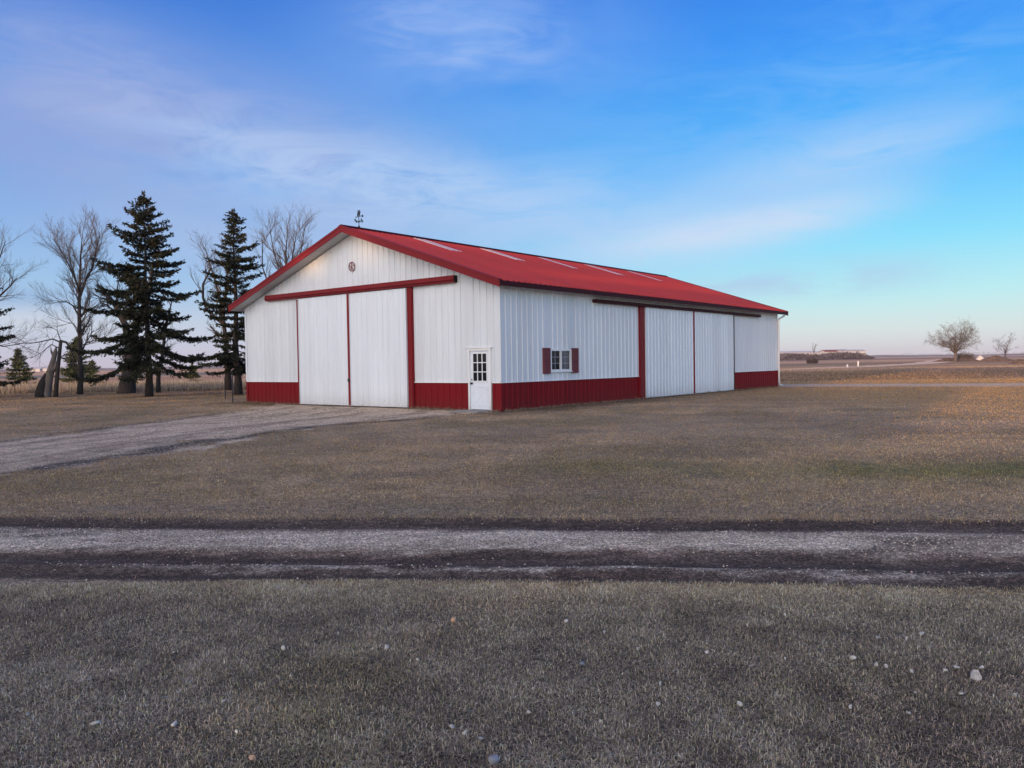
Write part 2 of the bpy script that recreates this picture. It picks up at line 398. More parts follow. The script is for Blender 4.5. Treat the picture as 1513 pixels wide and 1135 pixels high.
bar(eb, cu+.14, cz+.07, cu+.08, cz-.01, .035, t=.025); bar(eb, cu-.14, cz+.07, cu-.08, cz+.03, .045, t=.025)
bar(eb, cu-.09, cz+.155, cu+.09, cz+.155, .035, t=.024)
embl = eb.build('emblem', plain('emblem_brown', (.28, .13, .13, 1), .5), barn)
w = MB(); n = 28; rr = ring(.20)
w.prism([FR(u, .005, z) for u, z in rr], (-.024, 0, 0)); w.build('emblem_disc', plain('emblem_white', (.74, .74, .78, 1), .5), embl)

# weathervane near the front of the ridge
vx, vz = .35, RZR+.08
w = MB(); w.tube([(vx, HY, vz-.02), (vx, HY, vz+.62)], .014, 6); w.tube([(vx, HY, vz-.02), (vx, HY, vz+.06)], [.06, .03], 8)
vane = w.build('weathervane', IRON, barn)
def loc2(px, pz):            # points in the plane across the gable
    px *= .62; pz *= .56
    return (vx-.24*px, HY-.97*px, vz+pz)
w = MB()
w.tube([loc2(-.33, .40), loc2(.33, .40)], .010, 5); w.tube([(vx-.18, HY+.04, vz+.225), (vx+.18, HY-.04, vz+.225)], .010, 5)
w.tube([(vx, HY, vz+.19), (vx, HY, vz+.26)], [.03, .03], 8)
w.build('direction_arm', IRON, vane)
def strokes(segs, c, s, th=.022):
    m_ = MB()
    for (a0, b0, a1, b1) in segs: m_.tube([loc2(c[0]+a0*s, c[1]+b0*s), loc2(c[0]+a1*s, c[1]+b1*s)], th*.75, 4)
    return m_
LET = {'W': [(-.5, 1, -.25, 0), (-.25, 0, 0, .7), (0, .7, .25, 0), (.25, 0, .5, 1)], 'E': [(-.35, 0, -.35, 1), (-.35, 1, .35, 1), (-.35, .5, .2, .5), (-.35, 0, .35, 0)]}
strokes(LET['W'], (-.36, .40), .15).build('direction_letter', IRON, vane); strokes(LET['E'], (.36, .40), .15).build('direction_letter', IRON, vane)
def strokes2(segs, y0, s):
    m_ = MB()
    for (a0, b0, a1, b1) in segs: m_.tube([(vx+(y0+a0*s)*.62, HY, vz+.225+b0*s*.6), (vx+(y0+a1*s)*.62, HY, vz+.225+b1*s*.6)], .014, 4)
    return m_
strokes2([(-.35, 0, -.35, 1), (-.35, 1, .35, 0), (.35, 0, .35, 1)], -.30, .14).build('direction_letter', IRON, vane)
strokes2([(-.3, 0, .3, .1), (.3, .1, .3, .45), (.3, .45, -.3, .55), (-.3, .55, -.3, .9), (-.3, .9, .3, 1)], .30, .14).build('direction_letter', IRON, vane)
w = MB(); w.tube([loc2(-.42, .78), loc2(.42, .74)], .012, 5)
w.prism([loc2(-.50, .785), loc2(-.40, .84), loc2(-.40, .73)], (.02, 0, 0))
n = 12; w.prism([loc2(.48+.085*math.cos(2*math.pi*k/n), .73+.085*math.sin(2*math.pi*k/n)) for k in range(n)], (.03, 0, 0))
w.build('vane_arrow', IRON, vane)
w = MB()                                       # scrolled figure riding on the arrow
w.tube([loc2(-.17, .80), loc2(-.15, .93), loc2(-.12, 1.05), loc2(-.07, 1.14), loc2(.0, 1.19), loc2(.08, 1.18), loc2(.14, 1.12), loc2(.16, 1.03), loc2(.10, .96), loc2(.02, .93), loc2(.01, .86), loc2(.10, .80)], [.018, .028, .018, .018, .014, .02, .024, .028, .02, .026, .018, .012], 6)
w.tube([loc2(-.12, 1.10), loc2(-.13, 1.26)], [.012, .008], 5); w.tube([loc2(.10, .96), loc2(.17, .90), loc2(.14, .80)], [.018, .015, .012], 5)
w.build('vane_figure', IRON, vane, True)

# ------------------------------------------------------------------ GROUND near: relief + colour from the same functions
def xr_drive(y): return np.interp(y, [8, 12.9, 15.5, 21, 25.6, 27.3, 40], [-9.2, -8.3, -7.6, -6.2, -2.4, -.9, -.9])
def xl_drive(y): return np.interp(y, [8, 18.8, 25.8, 31, 36, 45], [-14.6, -12.1, -10.85, -10.3, -10.0, -9])
def drive_mask(x, y):
    e = (fbm(x, y, 1.3)-.5)*2.8+(fbm(x+7, y-3, .35)-.5)*2.0
    m = sst(-.35, .35, xr_drive(y)-x+e)*sst(-.35, .35, x-xl_drive(y)+e)*sst(7.5, 8.6, y)*(1-sst(36, 38, y))
    # stays in front of the gable wall
    return m
def lane_v(x, y): return y+.093*x+.0012*x*x+.22*(fbm(x, y*0+3, 3.)-.5)
def lane_mask(x, y):
    v = lane_v(x, y)+(fbm(x, y, .5)-.5)*.22; return sst(5.95, 6.1, v)*(1-sst(8.4, 8.55, v))
def road_n(x, y): return y-(46.9-.395*(x-15.95))
def road_mask(x, y):
    n = road_n(x, y)+(fbm(x, y, 1.5)-.5)*1.2; return sst(-.4, .4, n)*(1-sst(5.6, 6.6, n))*sst(4, 9, x)
def relief(x, y):
    v = lane_v(x, y)
    d = .020*(fbm(x, y, 1.1)-.5)+.05*(fbm(x, y, 5.)-.5)
    rut = -.035*np.exp(-((v-8.15)/.20)**2)-.035*np.exp(-((v-6.75)/.22)**2)-.02*np.exp(-((v-6.2)/.09)**2)+.012*np.exp(-((v-7.45)/.3)**2)+.015*np.exp(-((v-6.42)/.07)**2)
    dm = drive_mask(x, y)
    d = d*(1-.6*dm)+rut-.012*dm
    # flat against the barn
    lx = (x-BC[0])*av[0]+(y-BC[1])*av[1]; ly = (x-BC[0])*bv[0]+(y-BC[1])*bv[1]
    dd = np.maximum(np.maximum(-lx, lx-BL), np.maximum(-ly, ly-BW)); k = sst(0, 2.5, dd)
    return d*k-.0*(1-k)
def lerp(a, b, t): return a*(1-t[..., None])+np.array(b)*t[..., None]
def yard_col(x, y):
    c = np.zeros(np.shape(x)+(3,)); n1 = fbm(x, y, 6.); n2 = fbm(x+50, y, 1.2); n3 = fbm(x-90, y+30, 2.6)
    c[:] = (.335, .278, .215)
    c = lerp(c, (.40, .32, .24), sst(.42, .65, n1)*.8)
    c = lerp(c, (.23, .185, .15), sst(.52, .68, fbm(x/2.5, y+40, 1.6))*.45)
    c = lerp(c, (.21, .185, .155), sst(.5, .7, n2)*.55)
    c = lerp(c, (.19, .17, .115), sst(.50, .68, n3)*.5)
    # greener patches at middle right
    g = np.exp(-((x-6.2)/3.2)**2-((y-11.6)/1.1)**2)+.5*np.exp(-((x-1.5)/1.6)**2-((y-12.6)/.8)**2)+.4*np.exp(-((x-2.2)/1.2)**2-((y-4.6)/.8)**2)
    c = lerp(c, (.125, .150, .06), np.clip(g*(.4+n2)*.8, 0, .85))
    # foreground is darker and close-cropped, its far rim bleached
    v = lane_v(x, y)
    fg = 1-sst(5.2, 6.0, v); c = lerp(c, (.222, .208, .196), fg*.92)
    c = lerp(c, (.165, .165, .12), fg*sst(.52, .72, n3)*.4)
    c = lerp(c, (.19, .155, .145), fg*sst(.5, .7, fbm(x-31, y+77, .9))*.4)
    rim = np.exp(-((v-5.75)/.24)**2); c = lerp(c, (.34, .325, .29), rim*(.25+.85*n2)*.8)
    rim2 = np.exp(-((v-8.95)/.4)**2); c = lerp(c, (.27, .24, .21), rim2*.6)
    # dirt along the barn walls, plus painted contact shade at their foot
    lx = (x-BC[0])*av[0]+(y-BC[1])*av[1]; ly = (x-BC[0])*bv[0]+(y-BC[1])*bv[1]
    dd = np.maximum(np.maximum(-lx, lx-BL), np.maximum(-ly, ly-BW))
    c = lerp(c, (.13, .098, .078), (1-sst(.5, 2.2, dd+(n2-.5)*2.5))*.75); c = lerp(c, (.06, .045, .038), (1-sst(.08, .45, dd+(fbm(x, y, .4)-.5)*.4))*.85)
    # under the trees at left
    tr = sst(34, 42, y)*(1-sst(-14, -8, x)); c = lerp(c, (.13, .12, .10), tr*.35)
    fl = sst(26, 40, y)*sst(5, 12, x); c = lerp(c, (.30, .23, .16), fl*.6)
    pt = sst(10, 17, x)*sst(17, 23, y); c = lerp(c, (.36, .27, .16), pt*.7)  # warm sunlit patch at right, painted into the lawn colour
    return c*np.array([1.10, 1.0, .86])
def ground_col(x, y):
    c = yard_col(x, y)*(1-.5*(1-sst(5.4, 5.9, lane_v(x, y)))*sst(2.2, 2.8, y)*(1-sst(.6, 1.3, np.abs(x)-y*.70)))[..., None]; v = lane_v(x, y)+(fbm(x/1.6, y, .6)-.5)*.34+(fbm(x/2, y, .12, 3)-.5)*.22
    n2 = fbm(x+20, y-8, .7); n4 = fbm(x/3., y+8, .25)
    dm = drive_mask(x, y)
    c = lerp(c, (.72, .56, .42), dm*(.55+.45*n2))
    along = x-.5*(xr_drive(y)+xl_drive(y)); str_ = fbm(along*1.6, y/6., .8)
    c = lerp(c, (.25, .18, .13), dm*sst(.48, .66, str_)*.7); c = lerp(c, (.15, .125, .10), dm*sst(.55, .72, n2)*.5)
    c = lerp(c, (.74, .60, .46), dm*sst(.55, .75, fbm(x, y/2, .3))*.5)
    # muddy rims of the driveway
    e = (fbm(x+9, y, 1.0)-.5)*1.3
    rr_ = np.exp(-((x-xr_drive(y)-.1+e)/.42)**2)*sst(9, 11, y)*(1-sst(24, 27, y)); ll_ = np.exp(-((x-xl_drive(y)+.1+e)/.3)**2)*sst(15, 19, y)*(1-sst(28, 31, y))
    c = lerp(c, (.075, .062, .058), np.clip(rr_*.95*sst(.3, .55, n2+.1)+ll_*.7, 0, .95))
    dirt = np.array([.27, .195, .145])*(.6+.8*fbm(x/3, y, .35))[..., None]; grv = np.array([.68, .58, .47])
    lm = lane_mask(x, y); c = c*(1-lm[..., None])+dirt*lm[..., None]
    nA, nB = fbm(x/3+9, y, .8), fbm(x/4-5, y+2, 1.1)
    c = lerp(c, (.135, .098, .078), lm*(1-sst(6.85, 7.0, v)*(1-sst(7.9, 8.05, v)))*.85)
    mid = sst(6.96, 7.16, v)*(1-sst(7.72, 7.92, v)); fade = (.30+.70*sst(.30, .55, fbm((x+4)/2, y, 1.)))*(.45+.55*sst(.25, .55, fbm((x+2)/3, y*1.2, .28)))
    c = c*(1-(mid*fade)[..., None])+grv*(mid*fade)[..., None]
    dark = (.085, .056, .043)
    for v0, w0, k0, nn in ((8.20, .15, .95, nA), (8.42, .07, .6, nB), (6.84, .13, .9, nB), (6.60, .12, .85, nA), (6.16, .09, .85, nB)):
        c = lerp(c, dark, np.exp(-((v-v0+(nn-.5)*.22)/(w0*(.5+nn)))**2)*k0*sst(.22, .5, nn))
    thin = np.exp(-((v-6.42)/.05)**2)*sst(-4.5, -1.5, x)*(.3+.9*n2); c = lerp(c, (.55, .48, .40), np.clip(thin*1.1, 0, .95))
    c = lerp(c, dark, lm*sst(.56, .72, fbm(x/2.2+60, y-4, .45))*.55)
    diag = fbm((x+2.2*y)/2.5, (y-.25*x), .35); c = lerp(c, (.10, .08, .07), lm*mid*sst(-3.2, -4.2, x)*sst(.45, .6, diag)*.8)
    rm = road_mask(x, y); c = lerp(c, (.72, .50, .34), rm*.85)
    return c

def spans(*segs):
    out = []
    for a_, b_, s in segs: out += list(np.arange(a_, b_, s))
    return np.array(out+[segs[-1][1]])
gx = spans((-75, -20, .8), (-20, -10, .2), (-10, 10, .07), (10, 30, .2), (30, 70, .6)); gy = spans((-12, 3, .5), (3, 5.2, .12), (5.2, 9.6, .045), (9.6, 30, .17), (30, 62, .35))
X, Y = np.meshgrid(gx, gy)
Zr = relief(X, Y)
edge = np.minimum(np.minimum(X-gx[0], gx[-1]-X), np.minimum(Y-gy[0], gy[-1]-Y)); Zr = Zr-.12*(1-sst(0, 3., edge))
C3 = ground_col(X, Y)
nx, ny = len(gx), len(gy)
idx = np.arange(nx*ny).reshape(ny, nx)
Fq = np.stack([idx[:-1, :-1], idx[:-1, 1:], idx[1:, 1:], idx[1:, :-1]], -1).reshape(-1, 4)
cx_ = (X[:-1, :-1]+X[1:, 1:]).ravel()/2; cy_ = (Y[:-1, :-1]+Y[1:, 1:]).ravel()/2
lm_ = lane_mask(cx_, cy_) > .5; dm_ = (drive_mask(cx_, cy_) > .5) & ~lm_; rm_ = (road_mask(cx_, cy_) > .5) & ~lm_ & ~dm_
Vall = np.stack([X.ravel(), Y.ravel(), Zr.ravel()], -1); Call = C3.reshape(-1, 3)
YARD = attr_mat('yard_soil', fine=(46., .42), bump=1., bscale=34.)
nt = YARD.node_tree; P_ = nt.nodes['Principled BSDF']; src = P_.inputs['Base Color'].links[0].from_socket; o_ = objco(nt)
vo = nt.nodes.new('ShaderNodeTexVoronoi'); vo.inputs['Scale'].default_value = 62; nt.links.new(o_, vo.inputs['Vector'])
vo2 = nt.nodes.new('ShaderNodeTexVoronoi'); vo2.inputs['Scale'].default_value = 21; nt.links.new(o_, vo2.inputs['Vector'])
sv = N(nt, 'ShaderNodeSeparateXYZ'); nt.links.new(vo.outputs['Color'], sv.inputs[0]); sv2 = N(nt, 'ShaderNodeSeparateXYZ'); nt.links.new(vo2.outputs['Color'], sv2.inputs[0])
k_ = mth(nt, 'ADD', .46, mth(nt, 'ADD', mth(nt, 'MULTIPLY', mth(nt, 'POWER', sv.outputs[0], 2.2), 1.15), mth(nt, 'MULTIPLY', mth(nt, 'POWER', sv2.outputs[0], 3.), .5)))
k_ = mth(nt, 'MULTIPLY', k_, mth(nt, 'ADD', .55, mth(nt, 'MULTIPLY', noise(nt, scaled(nt, o_, (.6, 1.4, 1)), 5.5, 6, .68, .5), .95)))
sc_ = N(nt, 'ShaderNodeVectorMath', operation='SCALE'); nt.links.new(src, sc_.inputs[0]); nt.links.new(k_, sc_.inputs['Scale']); nt.links.new(sc_.outputs[0], P_.inputs['Base Color'])
bb = [n for n in nt.nodes if n.type == 'BUMP'][0]; b2 = N(nt, 'ShaderNodeBump', i_Strength=.8, i_Distance=.012); b2.invert = True
nt.links.new(vo.outputs['Distance'], b2.inputs['Height']); nt.links.new(bb.outputs[0], b2.inputs['Normal']); nt.links.new(b2.outputs[0], P_.inputs['Normal'])
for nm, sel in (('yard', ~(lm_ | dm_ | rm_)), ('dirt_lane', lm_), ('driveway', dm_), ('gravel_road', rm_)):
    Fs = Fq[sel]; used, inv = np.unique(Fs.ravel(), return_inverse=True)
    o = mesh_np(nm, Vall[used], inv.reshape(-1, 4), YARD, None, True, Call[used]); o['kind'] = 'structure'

# ------------------------------------------------------------------ GROUND far: fields to the horizon
def far_col(x, y):
    """plough and stubble fields in broad strips"""
    n1 = fbm(x, y, 60.); n2 = fbm(x+300, y*3, 25.)
    c = np.zeros(np.shape(x)+(3,)); c[:] = (.40, .27, .18)
    yy = y+(fbm(x, y, 40.)-.5)*10
    L_ = 1-sst(-20, 10, x)
    # left side
    c = lerp(c, (.42, .33, .25), L_*sst(54, 60, yy)*(1-sst(92, 104, yy))*.9)
    c = lerp(c, (.34, .22, .15), L_*sst(104, 112, yy)*(1-sst(150, 165, yy)))
    c = lerp(c, (.42, .28, .19), L_*sst(165, 200, yy)*(1-sst(380, 420, yy)))
    c = lerp(c, (.19, .14, .12), L_*sst(900, 950, yy))
    # right side
    R_ = 1-L_
    c = lerp(c, (.25, .175, .115), R_*sst(54, 62, yy)*(1-sst(98, 112, yy)))
    c = lerp(c, (.135, .12, .115), R_*sst(58, 64, yy)*(1-sst(112, 122, yy))*sst(12, 30, x-.28*y)*.85)
    c = lerp(c, (.30, .20, .12), R_*sst(125, 140, yy)*(1-sst(230, 260, yy))*.7)
    c = lerp(c, (.20, .135, .085), R_*sst(170, 190, yy)*(1-sst(250, 290, yy))*(1-sst(70, 110, x-.3*y))*.7)
    c = lerp(c, (.33, .235, .175), R_*sst(300, 340, yy)*(1-sst(460, 500, yy)))
    c = lerp(c, (.20, .135, .115), R_*sst(500, 560, yy)*(1-sst(900, 1000, yy)))
    c = lerp(c, (.30, .21, .175), R_*sst(1050, 1200, yy)*.8)
    c = c*np.array([1.62, 1.42, 1.25])*(.78+.44*n2)[..., None]*(.9+.2*n1)[..., None]
    return c
def far_z(x, y):
    return -.06+1.6*(fbm(x, y, 170.)-.5)*sst(110, 300, y)+sst(300, 2500, y)*3.*(fbm(x, y, 900.)-.45)
r1 = 60*1.045**np.arange(0, 100); r1 = np.concatenate([np.arange(-40, 60, 10), r1[r1 < 4200]])
t1 = np.concatenate([np.linspace(-1.25, 1.25, 260)])
gy2 = r1; V = []; 
TX, TY = np.meshgrid(t1, gy2)
X2 = TX*(TY+120.); Y2 = TY
Z2 = far_z(X2, Y2); C2 = far_col(X2, Y2)
idx = np.arange(X2.size).reshape(X2.shape)
Fq = np.stack([idx[:-1, :-1], idx[:-1, 1:], idx[1:, 1:], idx[1:, :-1]], -1).reshape(-1, 4)
FIELD = attr_mat('field_stubble', fine=(.9, .22), bump=1., bscale=1.5)
nt = FIELD.node_tree; b_ = [n for n in nt.nodes if n.type == 'BUMP'][0]; b_.inputs['Distance'].default_value = .6
o = mesh_np('ground', np.stack([X2.ravel(), Y2.ravel(), Z2.ravel()], -1), Fq, FIELD, None, True, C2.reshape(-1, 3)); o['kind'] = 'structure'
# land behind and around the photographer
w = MB(); w.add([(-700, -700, -.14), (700, -700, -.14), (700, -39, -.14), (-700, -39, -.14), (-700, 300, -.14), (700, 300, -.14)], [(0, 1, 2, 3), (3, 2, 5, 4)])
o = w.build('outer_ground', plain('outer_grass', (.27, .215, .15, 1), .95, .4, .3, .8)); o['kind'] = 'structure'
# pale farm road climbing away at right
def strip(name, pts, wid, mat, z=.03):
    V = []; F = []; P = []
    for i in range(len(pts)-1):
        for t in np.linspace(0, 1, 12, endpoint=False): P.append(np.array(pts[i])*(1-t)+np.array(pts[i+1])*t)
    P.append(np.array(pts[-1]))
    for i, p in enumerate(P):
        wv = wid*(.8+.5*random.random()); 
        for s in (0, .33, .66, 1.):
            q = (p[0], p[1]+wv*s*(p[1]/110.)); V.append((q[0], q[1], float(far_z(q[0], q[1]))+z))
    for i in range(len(P)-1):
        for k in range(3): a = i*4+k; F.append((a, a+4, a+5, a+1))
    o = mesh_np(name, V, F, mat, None, True); o['kind'] = 'structure'; return o
strip('farm_road', [gnd(1120, 547.5)[:2], gnd(1200, 545)[:2], gnd(1300, 541.5)[:2], gnd(1380, 537)[:2], gnd(1440, 532)[:2]], 8, plain('pale_track', (.85, .55, .36, 1), .95, .15, .3, .4))
# low hills on the horizon
hv = []; hf = []; hx = np.linspace(-3800, 3800, 300)
for i, x in enumerate(hx):
    h = 3+13*float(fbm(x, 0., 700.))*(.55+.45*float(sst(0, 900, x)))
    hv += [(x, 3300, -4), (x, 3500+60*float(fbm(x, 5., 300)), h), (x, 4000, h*.9), (x, 4100, -6)]
for i in range(len(hx)-1):
    for k in range(3): a = i*4+k; hf.append((a, a+4, a+5, a+1))
o = mesh_np('hills', hv, hf, plain('far_hills', (.20, .15, .14, 1), 1, .5, .006, .2, .1), None, True); o['kind'] = 'structure'

# ------------------------------------------------------------------ GRASS, one blade at a time
def grass(name, n, sampler, hmin, hmax, wfun, lean, label, colfun, cat='grass', two=False, hf=None, cr=1.):
    x, y = sampler(n); n = len(x)
    z = relief(x, y)
    h = RS.uniform(hmin, hmax, n)*(.6+.8*fbm(x, y, .35, 2)); wd = wfun(x, y)*RS.uniform(.7, 1.3, n)
    if hf is not None: h = h*hf(x, y)
    a = RS.uniform(0, 2*np.pi, n); la = RS.uniform(0, 2*np.pi, n); ln = np.abs(RS.normal(0, lean, n))
    dx, dy = np.cos(a)*wd/2, np.sin(a)*wd/2
    tx, ty = np.cos(la)*h*ln, np.sin(la)*h*ln; tz = h/np.sqrt(1+.5*ln*ln)
    B1 = np.stack([x-dx, y-dy, z-.004], -1); B2 = np.stack([x+dx, y+dy, z-.004], -1)
    T = np.stack([x+tx, y+ty, z+tz*(1-.25*np.minimum(ln, 2))], -1)
    c = colfun(x, y)*(1+cr*(RS.uniform(.30, 1.6, (n, 1))-1))*(1+cr*(.8*fbm(x, y, .22, 3)-.4))[:, None]
    hue = RS.uniform(0, 1, n)
    c = np.where((hue < .16)[:, None], c*(1+cr*np.array([.9, .8, .65])), c); c = np.where((hue > .86)[:, None], c*np.array([.6, .62, .5]), c)
    c = np.where(((hue > .5) & (hue < .56))[:, None], c*np.array([.9, 1.12, .65]), c)
    if two:
        M1 = np.stack([x-dx*.8+tx*.35, y-dy*.8+ty*.35, z+tz*.62], -1); M2 = np.stack([x+dx*.8+tx*.35, y+dy*.8+ty*.35, z+tz*.62], -1)
        V = np.stack([B1, B2, M2, M1, T], 1).reshape(-1, 3); k = np.arange(n)[:, None]*5
        F = np.concatenate([k+[0, 1, 2], k+[0, 2, 3], k+[3, 2, 4]], 0)
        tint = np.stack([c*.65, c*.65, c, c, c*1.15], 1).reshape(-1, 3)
    else:
        V = np.stack([B1, B2, T], 1).reshape(-1, 3); F = (np.arange(n)[:, None]*3+[0, 1, 2])
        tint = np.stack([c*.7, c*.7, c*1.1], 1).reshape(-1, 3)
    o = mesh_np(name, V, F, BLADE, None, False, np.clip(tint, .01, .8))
    return tag(o, label, cat, None, 'stuff')
m, nt, nd, lk, p = newmat('grass_blade'); BLADE = m
a_ = N(nt, 'ShaderNodeAttribute', attribute_name='tint'); lk.new(a_.outputs['Color'], p.inputs['Base Color']); p.inputs['Roughness'].default_value = .75; p.inputs['Specular IOR Level'].default_value = .25
tr = nt.nodes.new('ShaderNodeBsdfTranslucent'); lk.new(a_.outputs['Color'], tr.inputs['Color']); mx = nt.nodes.new('ShaderNodeMixShader'); mx.inputs[0].default_value = .25
lk.new(p.outputs[0], mx.inputs[1]); lk.new(tr.outputs[0], mx.inputs[2]); lk.new(mx.outputs[0], nd['Material Output'].inputs['Surface'])

def in_barn(x, y, m=0.1):
    lx = (x-BC[0])*av[0]+(y-BC[1])*av[1]; ly = (x-BC[0])*bv[0]+(y-BC[1])*bv[1]
    return (lx > -m) & (lx < BL+m) & (ly > -m) & (ly < BW+m)
def s_near(n):
    y = 2.6+RS.power(1.25, n)*3.6; x = RS.uniform(-1, 1, n)*(y*.70+1.1)
    k = (lane_v(x, y) < 6.02+RS.normal(0, .05, n)) & (RS.rand(n) < .45+.7*fbm(x, y, .22, 3)); return x[k], y[k]
def s_mid(n):
    y = 7.4+(RS.rand(n)**1.15)*11.6; x = RS.uniform(-1, 1, n)*(y*.70+1.2)
    k = (lane_v(x, y) > 8.42+RS.normal(0, .06, n)) & (drive_mask(x, y) < RS.uniform(0, .5, n)) & (RS.rand(n) < .25+1.0*fbm(x, y, .5, 3)) & (y < RS.uniform(12, 19, n)); return x[k], y[k]
def s_far(n):
    y = 12+RS.rand(n)*45; x = RS.uniform(-1, 1, n)*(y*.70+2)
    k = (~in_barn(x, y)) & (drive_mask(x, y) < .3) & (road_mask(x, y) < .3) & (y > RS.uniform(11, 17, n)) & (RS.rand(n) < .3+1.0*fbm(x, y, 1.2, 3)); return x[k], y[k]
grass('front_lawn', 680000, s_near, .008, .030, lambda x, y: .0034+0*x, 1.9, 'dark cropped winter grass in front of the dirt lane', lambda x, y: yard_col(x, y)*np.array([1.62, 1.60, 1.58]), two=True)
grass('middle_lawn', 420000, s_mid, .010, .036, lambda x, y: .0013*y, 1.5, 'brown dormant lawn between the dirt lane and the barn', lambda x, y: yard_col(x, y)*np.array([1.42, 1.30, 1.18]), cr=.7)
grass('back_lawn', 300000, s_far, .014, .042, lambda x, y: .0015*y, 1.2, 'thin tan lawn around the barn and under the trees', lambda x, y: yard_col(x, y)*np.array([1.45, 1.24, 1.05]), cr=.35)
def s_side(n):
    y = RS.uniform(-3, 24, n); x = RS.uniform(-1, 1, n)*(np.maximum(y, 2)*.70+8)
    inner = (np.abs(x) < y*.70+.8) & (y > 2.6)
    v = lane_v(x, y); k = ~inner & ((v < 5.98) | (v > 8.45)) & (drive_mask(x, y) < .4) & ~in_barn(x, y) & (RS.rand(n) < .5+.6*fbm(x, y, .3, 3)); return x[k], y[k]
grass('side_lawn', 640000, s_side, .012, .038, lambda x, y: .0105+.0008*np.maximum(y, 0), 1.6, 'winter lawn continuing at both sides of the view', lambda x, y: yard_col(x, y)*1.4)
def s_wall(n):
    k1 = RS.rand(n) < .42; t = RS.rand(n); off = .04+np.abs(RS.normal(0, .16, n))
    u = np.where(k1, t*BW, t*BL); lx = np.where(k1, -off, u); ly = np.where(k1, u, -off)
    ok = ~(k1 & (u > .4) & (u < 1.5)) & ~(k1 & (u > 4.4) & (u < 11.2) & (RS.rand(n) < .8)) & (RS.rand(n) < fbm(u, 0*u+3, .6)*1.2)
    x = BC[0]+av[0]*lx+bv[0]*ly; y = BC[1]+av[1]*lx+bv[1]*ly; return x[ok], y[ok]
grass('wall_weeds', 16000, s_wall, .03, .15, lambda x, y: .012+0*x, .6, 'dry weeds and dead grass along the foot of the barn walls', lambda x, y: np.zeros(x.shape+(3,))+np.array([.26, .20, .14]))
def s_drv(n):
    y = 9+RS.rand(n)**1.2*24; x = -16+RS.rand(n)*16; d_ = drive_mask(x, y)
    k = (d_ > .15) & ~in_barn(x, y) & (RS.rand(n) < .06+.9*(d_ < .97)+.5*(fbm(x, y/2, .7, 3) > .57)); return x[k], y[k]
grass('driveway_grass', 40000, s_drv, .012, .045, lambda x, y: .0012*y, 1.4, 'dead grass creeping over the edges of the gravel driveway', lambda x, y: yard_col(x, y)*1.05)
def s_lane(n):
    y = 4.5+RS.rand(n)*5; x = RS.uniform(-8, 8, n); v = lane_v(x, y)
    k = (v > 5.9) & (v < 8.6) & (RS.rand(n) < .08+.75*(fbm(x, y, .4, 3) > .56)*(np.abs(v-7.4) < .5)+.5*(np.abs(v-6.05) < .12)+.5*(np.abs(v-8.45) < .1)); return x[k], y[k]
grass('lane_grass', 60000, s_lane, .02, .045, lambda x, y: .006+0*x, 1.4, 'sparse flattened grass between the ruts of the dirt lane', lambda x, y: ground_col(x, y)*1.1)
def s_tallL(n):
    y = 57.5+RS.rand(n)**1.6*24; x = -6-RS.rand(n)*(y*.72+10)
    k = RS.rand(n) < .25+fbm(x, y, 2.5, 2); return x[k], y[k]
_rel = relief; relief = lambda x, y: np.zeros_like(x)-.05
grass('tall_dry_grass', 90000, s_tallL, .25, .75, lambda x, y: .035+0*x, .35, 'tall tan dry grass along the field edge behind the trees', lambda x, y: np.zeros(x.shape+(3,))+np.array([.44, .33, .24]))
def s_bank(n):
    y = 55+RS.rand(n)**1.3*75; x = RS.uniform(.20, .78, n)*y+3
    k = (RS.rand(n) < .2+fbm(x, y, 3., 2)) & (road_mask(x, y) < .05); return x[k], y[k]
relief = lambda x, y: far_z(x, y)
grass('rough_bank_grass', 80000, s_bank, .05, .16, lambda x, y: .05+0*x, .6, 'rough brown grass beyond the gravel road at right', lambda x, y: far_col(x, y)*.85)
relief = _rel

# ------------------------------------------------------------------ pebbles (stuff) and the larger loose stones (things)
def pebbles(name, n, sampler, smin, smax, label, base=(.56, .47, .39)):
    x, y = sampler(n); n = len(x); z = relief(x, y); s = smin+(smax-smin)*RS.rand(n)**4
    oc = np.array([(1, 0, 0), (0, 1, 0), (-1, 0, 0), (0, -1, 0), (0, 0, .7), (.0, 0, -.5)], float)
    V = oc[None]*RS.uniform(.6, 1.2, (n, 6, 1)); a = RS.uniform(0, 6.28, n); ca, sa = np.cos(a), np.sin(a)
    Vx = V[..., 0]*ca[:, None]-V[..., 1]*sa[:, None]; Vy = V[..., 0]*sa[:, None]+V[..., 1]*ca[:, None]
    V = np.stack([Vx*s[:, None]+x[:, None], Vy*s[:, None]+y[:, None], V[..., 2]*s[:, None]+z[:, None]+s[:, None]*.2], -1).reshape(-1, 3)
    f = np.array([(0, 1, 4), (1, 2, 4), (2, 3, 4), (3, 0, 4), (1, 0, 5), (2, 1, 5), (3, 2, 5), (0, 3, 5)])
    F = (np.arange(n)[:, None, None]*6+f[None]).reshape(-1, 3)
    c = np.array(base)*RS.uniform(.25, 1.5, (n, 1))*(1+RS.normal(0, .05, (n, 3)))
    o = mesh_np(name, V, F, PEB, None, False, np.clip(np.repeat(c, 6, 0), .02, .75)); return tag(o, label, 'gravel', None, 'stuff')
PEB = attr_mat('pebble', fine=(60., .1), spec=.3)
def p_lane(n):
    y = 4.8+RS.rand(n)*5; x = RS.uniform(-9, 9, n); v = lane_v(x, y)+(fbm(x, y, .6)-.5)*.22
    pr = sst(6.95, 7.15, v)*(1-sst(7.72, 7.95, v))+.55*np.exp(-((v-6.43)/.05)**2)*(x > -4)+.035
    k = (v > 5.9) & (v < 8.7) & (RS.rand(n) < pr*(.35+.9*fbm(x, y, 1.2, 3))); return x[k], y[k]
